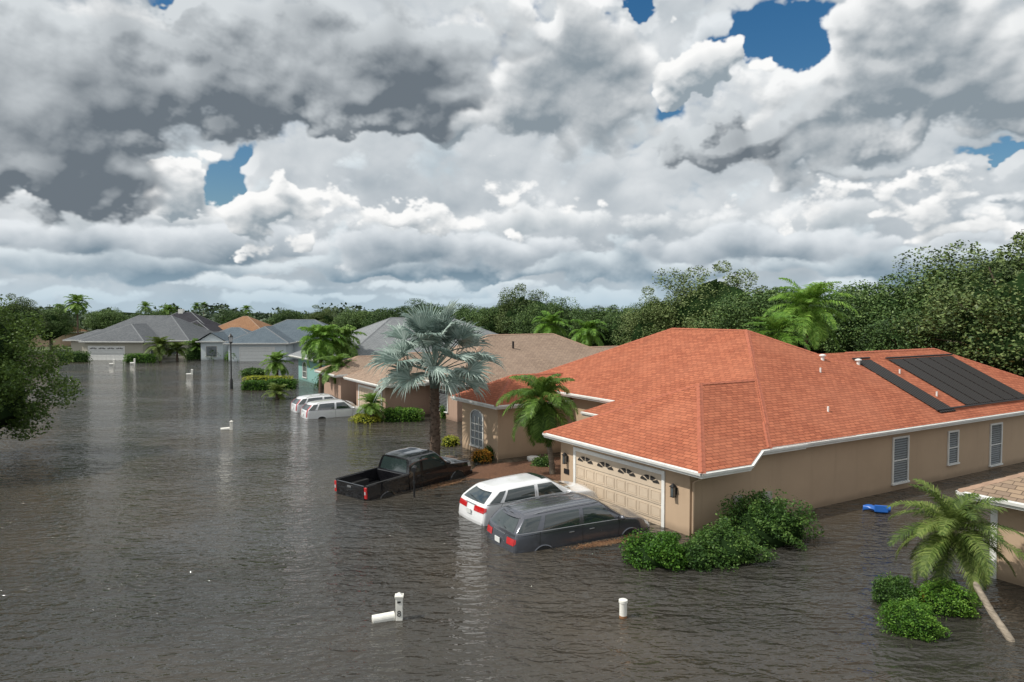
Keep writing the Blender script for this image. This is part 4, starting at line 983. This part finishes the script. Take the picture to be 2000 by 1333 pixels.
for side in (1,-1):
    S.patch('side_window',M['glass'],pk_,[(.25,2.12),(1.35,2.12),(1.35,2.9),(.5,2.9)],side,.007)
    S.patch('side_window',M['glass'],pk_,[(1.5,2.12),(3.05,2.10),(2.85,2.9),(1.5,2.9)],side,.007)
    seam(pk_,S,[(1.42,.2),(1.42,2.0)],side); seam(pk_,S,[(3.3,.2),(3.15,2.0)],side); seam(pk_,S,[(.2,.4),(.2,2.0)],side)
    handle(pk_,S,1.2,1.75,side,PB,.1); handle(pk_,S,1.75,1.75,side,PB,.1)
    S.patch('headlight',M['lens'],pk_,[(5.6,1.3),(5.98,1.2),(5.98,1.9),(5.6,1.85)],side,.008)
    p=S.P(3.05,2.15,side); mirror(pk_,p.x,p.y+.04*side,p.z+.10,side,PB)
    for xw in (-1.95,2.0):
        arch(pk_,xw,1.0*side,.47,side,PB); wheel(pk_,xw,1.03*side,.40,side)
S.topglass('windscreen',M['glass'],pk_,3.06,3.93,3.05)
S.cappatch('rear_window',M['glass'],pk_,0,-.84,.84,2.18,2.95,-.01,.01)
S.cappatch('grille',M['dark'],pk_,6,-.6,.6,.9,1.9,.06,.01)
bd=MB(); bd.box(-2.92,-.80,.93,1.0,.45,1.30); bd.box(-2.92,-.80,-1.0,-.93,.45,1.30); bd.box(-.90,-.80,-.93,.93,.45,1.28); bd.build('truck_bed',PB,pk_,bevel=.02)
bl=MB(); bl.box(-2.92,-.91,-.925,.925,.74,.78); bl.box(-2.3,-1.5,.70,.925,.78,1.02); bl.box(-2.3,-1.5,-.925,-.70,.78,1.02)
for i in range(9): bl.box(-2.9,-.92,-.84+i*.2,-.80+i*.2,.781,.80)
bl.build('bed_liner',M['bedliner'],pk_,bevel=.01)
for side in (1,-1): MB().box(-2.93,-.80,.92 if side>0 else -1.012,1.012 if side>0 else -.92,1.302,1.325).build('bed_rail',M['rubber'],pk_,bevel=.008)
tg=MB(); tg.box(-3.0,-2.925,-.86,.86,.62,1.29); tg=tg.build('tailgate',PB,pk_,bevel=.015)
MB().box(-3.03,-3.003,-.12,.12,1.12,1.20).build('tailgate_handle',M['rim'],tg,bevel=.01)
for side in (1,-1):
    MB().box(-2.99,-2.925,.865*side if side>0 else -1.005,1.005 if side>0 else -.865,.80,1.24).build('tail_light',M['red'],pk_,bevel=.02)
    MB().box(-3.0,-2.991,.90*side if side>0 else -.97,.97 if side>0 else -.90,.96,1.08).build('reverse_light',M['lens'],pk_)
MB().box(-3.16,-2.95,-.92,.92,.42,.60).build('rear_bumper',M['rim'],pk_,bevel=.03)
MB().box(2.86,3.05,-.92,.92,.42,.66).build('front_bumper',PB,pk_,bevel=.04)

# ------------------------------------------------ street furniture
def mailbox(label,px,py,hgt,rz,fall,name='mailbox_post',num=False,box=True,wd=.16):
    p=at(px,py); o=thing(name,label,'mailbox',(p.x,p.y,0),rz,'white mailbox posts in the water'); h=wd/2
    b_=MB(); b_.box(-h,h,-h,h,-.4,hgt-.06); b_.build('post',M['white_plastic'],o,bevel=.012)
    b_=MB(); b_.box(-h-.02,h+.02,-h-.02,h+.02,hgt-.06,hgt-.02); b_.add([(-h,-h,hgt-.02),(h,-h,hgt-.02),(h,h,hgt-.02),(-h,h,hgt-.02),(0,0,hgt+.05)],[(0,1,4),(1,2,4),(2,3,4),(3,0,4)]); b_.build('post_cap',M['white_plastic'],o)
    if num:
        d=bpy.data.objects.new('house_number',digit_mesh); col.objects.link(d); d.parent=o; d.location=(0,-h-.005,.16); d.rotation_euler=(R(90),0,0)
        MB().box(-.04,.04,-h-.012,-h-.001,.42,.46).build('number_mark',M['digit'],o)
    if box:
        k=MB(); n=10; L_=.52; w2=.11
        prof=[(-w2,0),(w2,0),(w2,.12)]+[(w2*math.cos(math.pi*i/n),.12+.11*math.sin(math.pi*i/n)) for i in range(1,n)]+[(-w2,.12)]
        vs=[(x,yz,z) for x in (0,L_) for (yz,z) in prof]; m_=len(prof)
        k.add(vs,[tuple(range(m_))[::-1],tuple(range(m_,2*m_))]+[(i,(i+1)%m_,m_+(i+1)%m_,m_+i) for i in range(m_)])
        q=k.build('box',M['white_plastic'],o,bevel=.008); q.location=(-L_-.10,-.05,-.08); q.rotation_euler=(R(12),R(-fall),R(14))
    return o
mailbox('white mailbox post numbered 8 with its box afloat beside it, nearest the camera',780,1210,.60,R(5),3,num=True)
mailbox('white mailbox post with its box afloat, left of the white cars',452,840,.55,R(8),3)
mailbox('white mailbox post before the far left shore, its box tipped beside it',375,732,.6,R(8),3,wd=.2)
mailbox('small white mailbox post before the far white garage door',223,712,.65,R(8),3,wd=.2)
mailbox('small white mailbox post before the hedge right of the far garage',263,710,.65,0,3,wd=.2)
p=at(1217,1206); o=thing('white_post','round white pipe post standing alone in the water','post',(p.x,p.y,0))
MB().tube([(0,0,-.4),(0,0,.36)],.088,18).build('post',M['white_plastic'],o,True); MB().tube([(0,0,.36),(0,0,.42),(0,0,.44)],[.105,.105,.06],18).build('post_cap',M['white_plastic'],o,True)
MB().tube([(0,0,-.02),(0,0,.05)],.091,18).build('stain_band',M['cedar'],o,True)
p=at(809,972); o=thing('black_mailbox','slim black mailbox post standing in front of the black pickup','mailbox',(p.x,p.y,0))
MB().tube([(0,0,-.4),(0,0,1.02)],.035,8).build('post',M['dark'],o,True)
k=MB(); k.tube([(0,-.2,1.12),(0,.22,1.12)],.1,12); k.build('box',M['dark'],o,True)
MB().box(-.05,.05,-.05,.05,.55,.66).build('bracket',M['dark'],o)
p=at(452,760); o=thing('street_lamp','tall black street lamp standing in the floodwater left of the teal house','street lamp',(p.x,p.y,0))
MB().tube([(0,0,-.5),(0,0,.9),(0,0,1.0),(0,0,4.35)],[.16,.14,.075,.055],12).build('pole',M['dark'],o,True)
k=MB(); k.tube([(0,0,4.33),(0,0,4.42),(0,0,4.48)],[.10,.2,.17],8); k.tube([(0,0,4.92),(0,0,4.96),(0,0,5.15),(0,0,5.28)],[.24,.25,.1,.02],8)
for i in range(6):
    a=i*math.pi/3; k.tube([(.15*math.cos(a),.15*math.sin(a),4.48),(.21*math.cos(a),.21*math.sin(a),4.93)],.012,4)
k.build('lantern_frame',M['dark'],o); MB().tube([(0,0,4.48),(0,0,4.92)],[.14,.19],8).build('lantern_glass',M['lens'],o)
p=at(1712,1000); o=thing('blue_float','crumpled bright blue plastic item floating at the side wall','float',(p.x,p.y,0),R(-20))
MB().grid(lambda i,j:(-.45+.9*i,(.18*math.sin(math.pi*i)+.05)*math.cos(2*math.pi*j),.10+.10*math.sin(2*math.pi*j)+.05*math.sin(7*i)),12,10).build('shell',M['blue'],o,True)
MB().box(-.1,.35,-.25,-.18,.05,.3).build('flap',M['blue'],o,bevel=.02)
print('faces',sum(len(x.data.polygons) for x in bpy.data.objects if x.type=='MESH'))
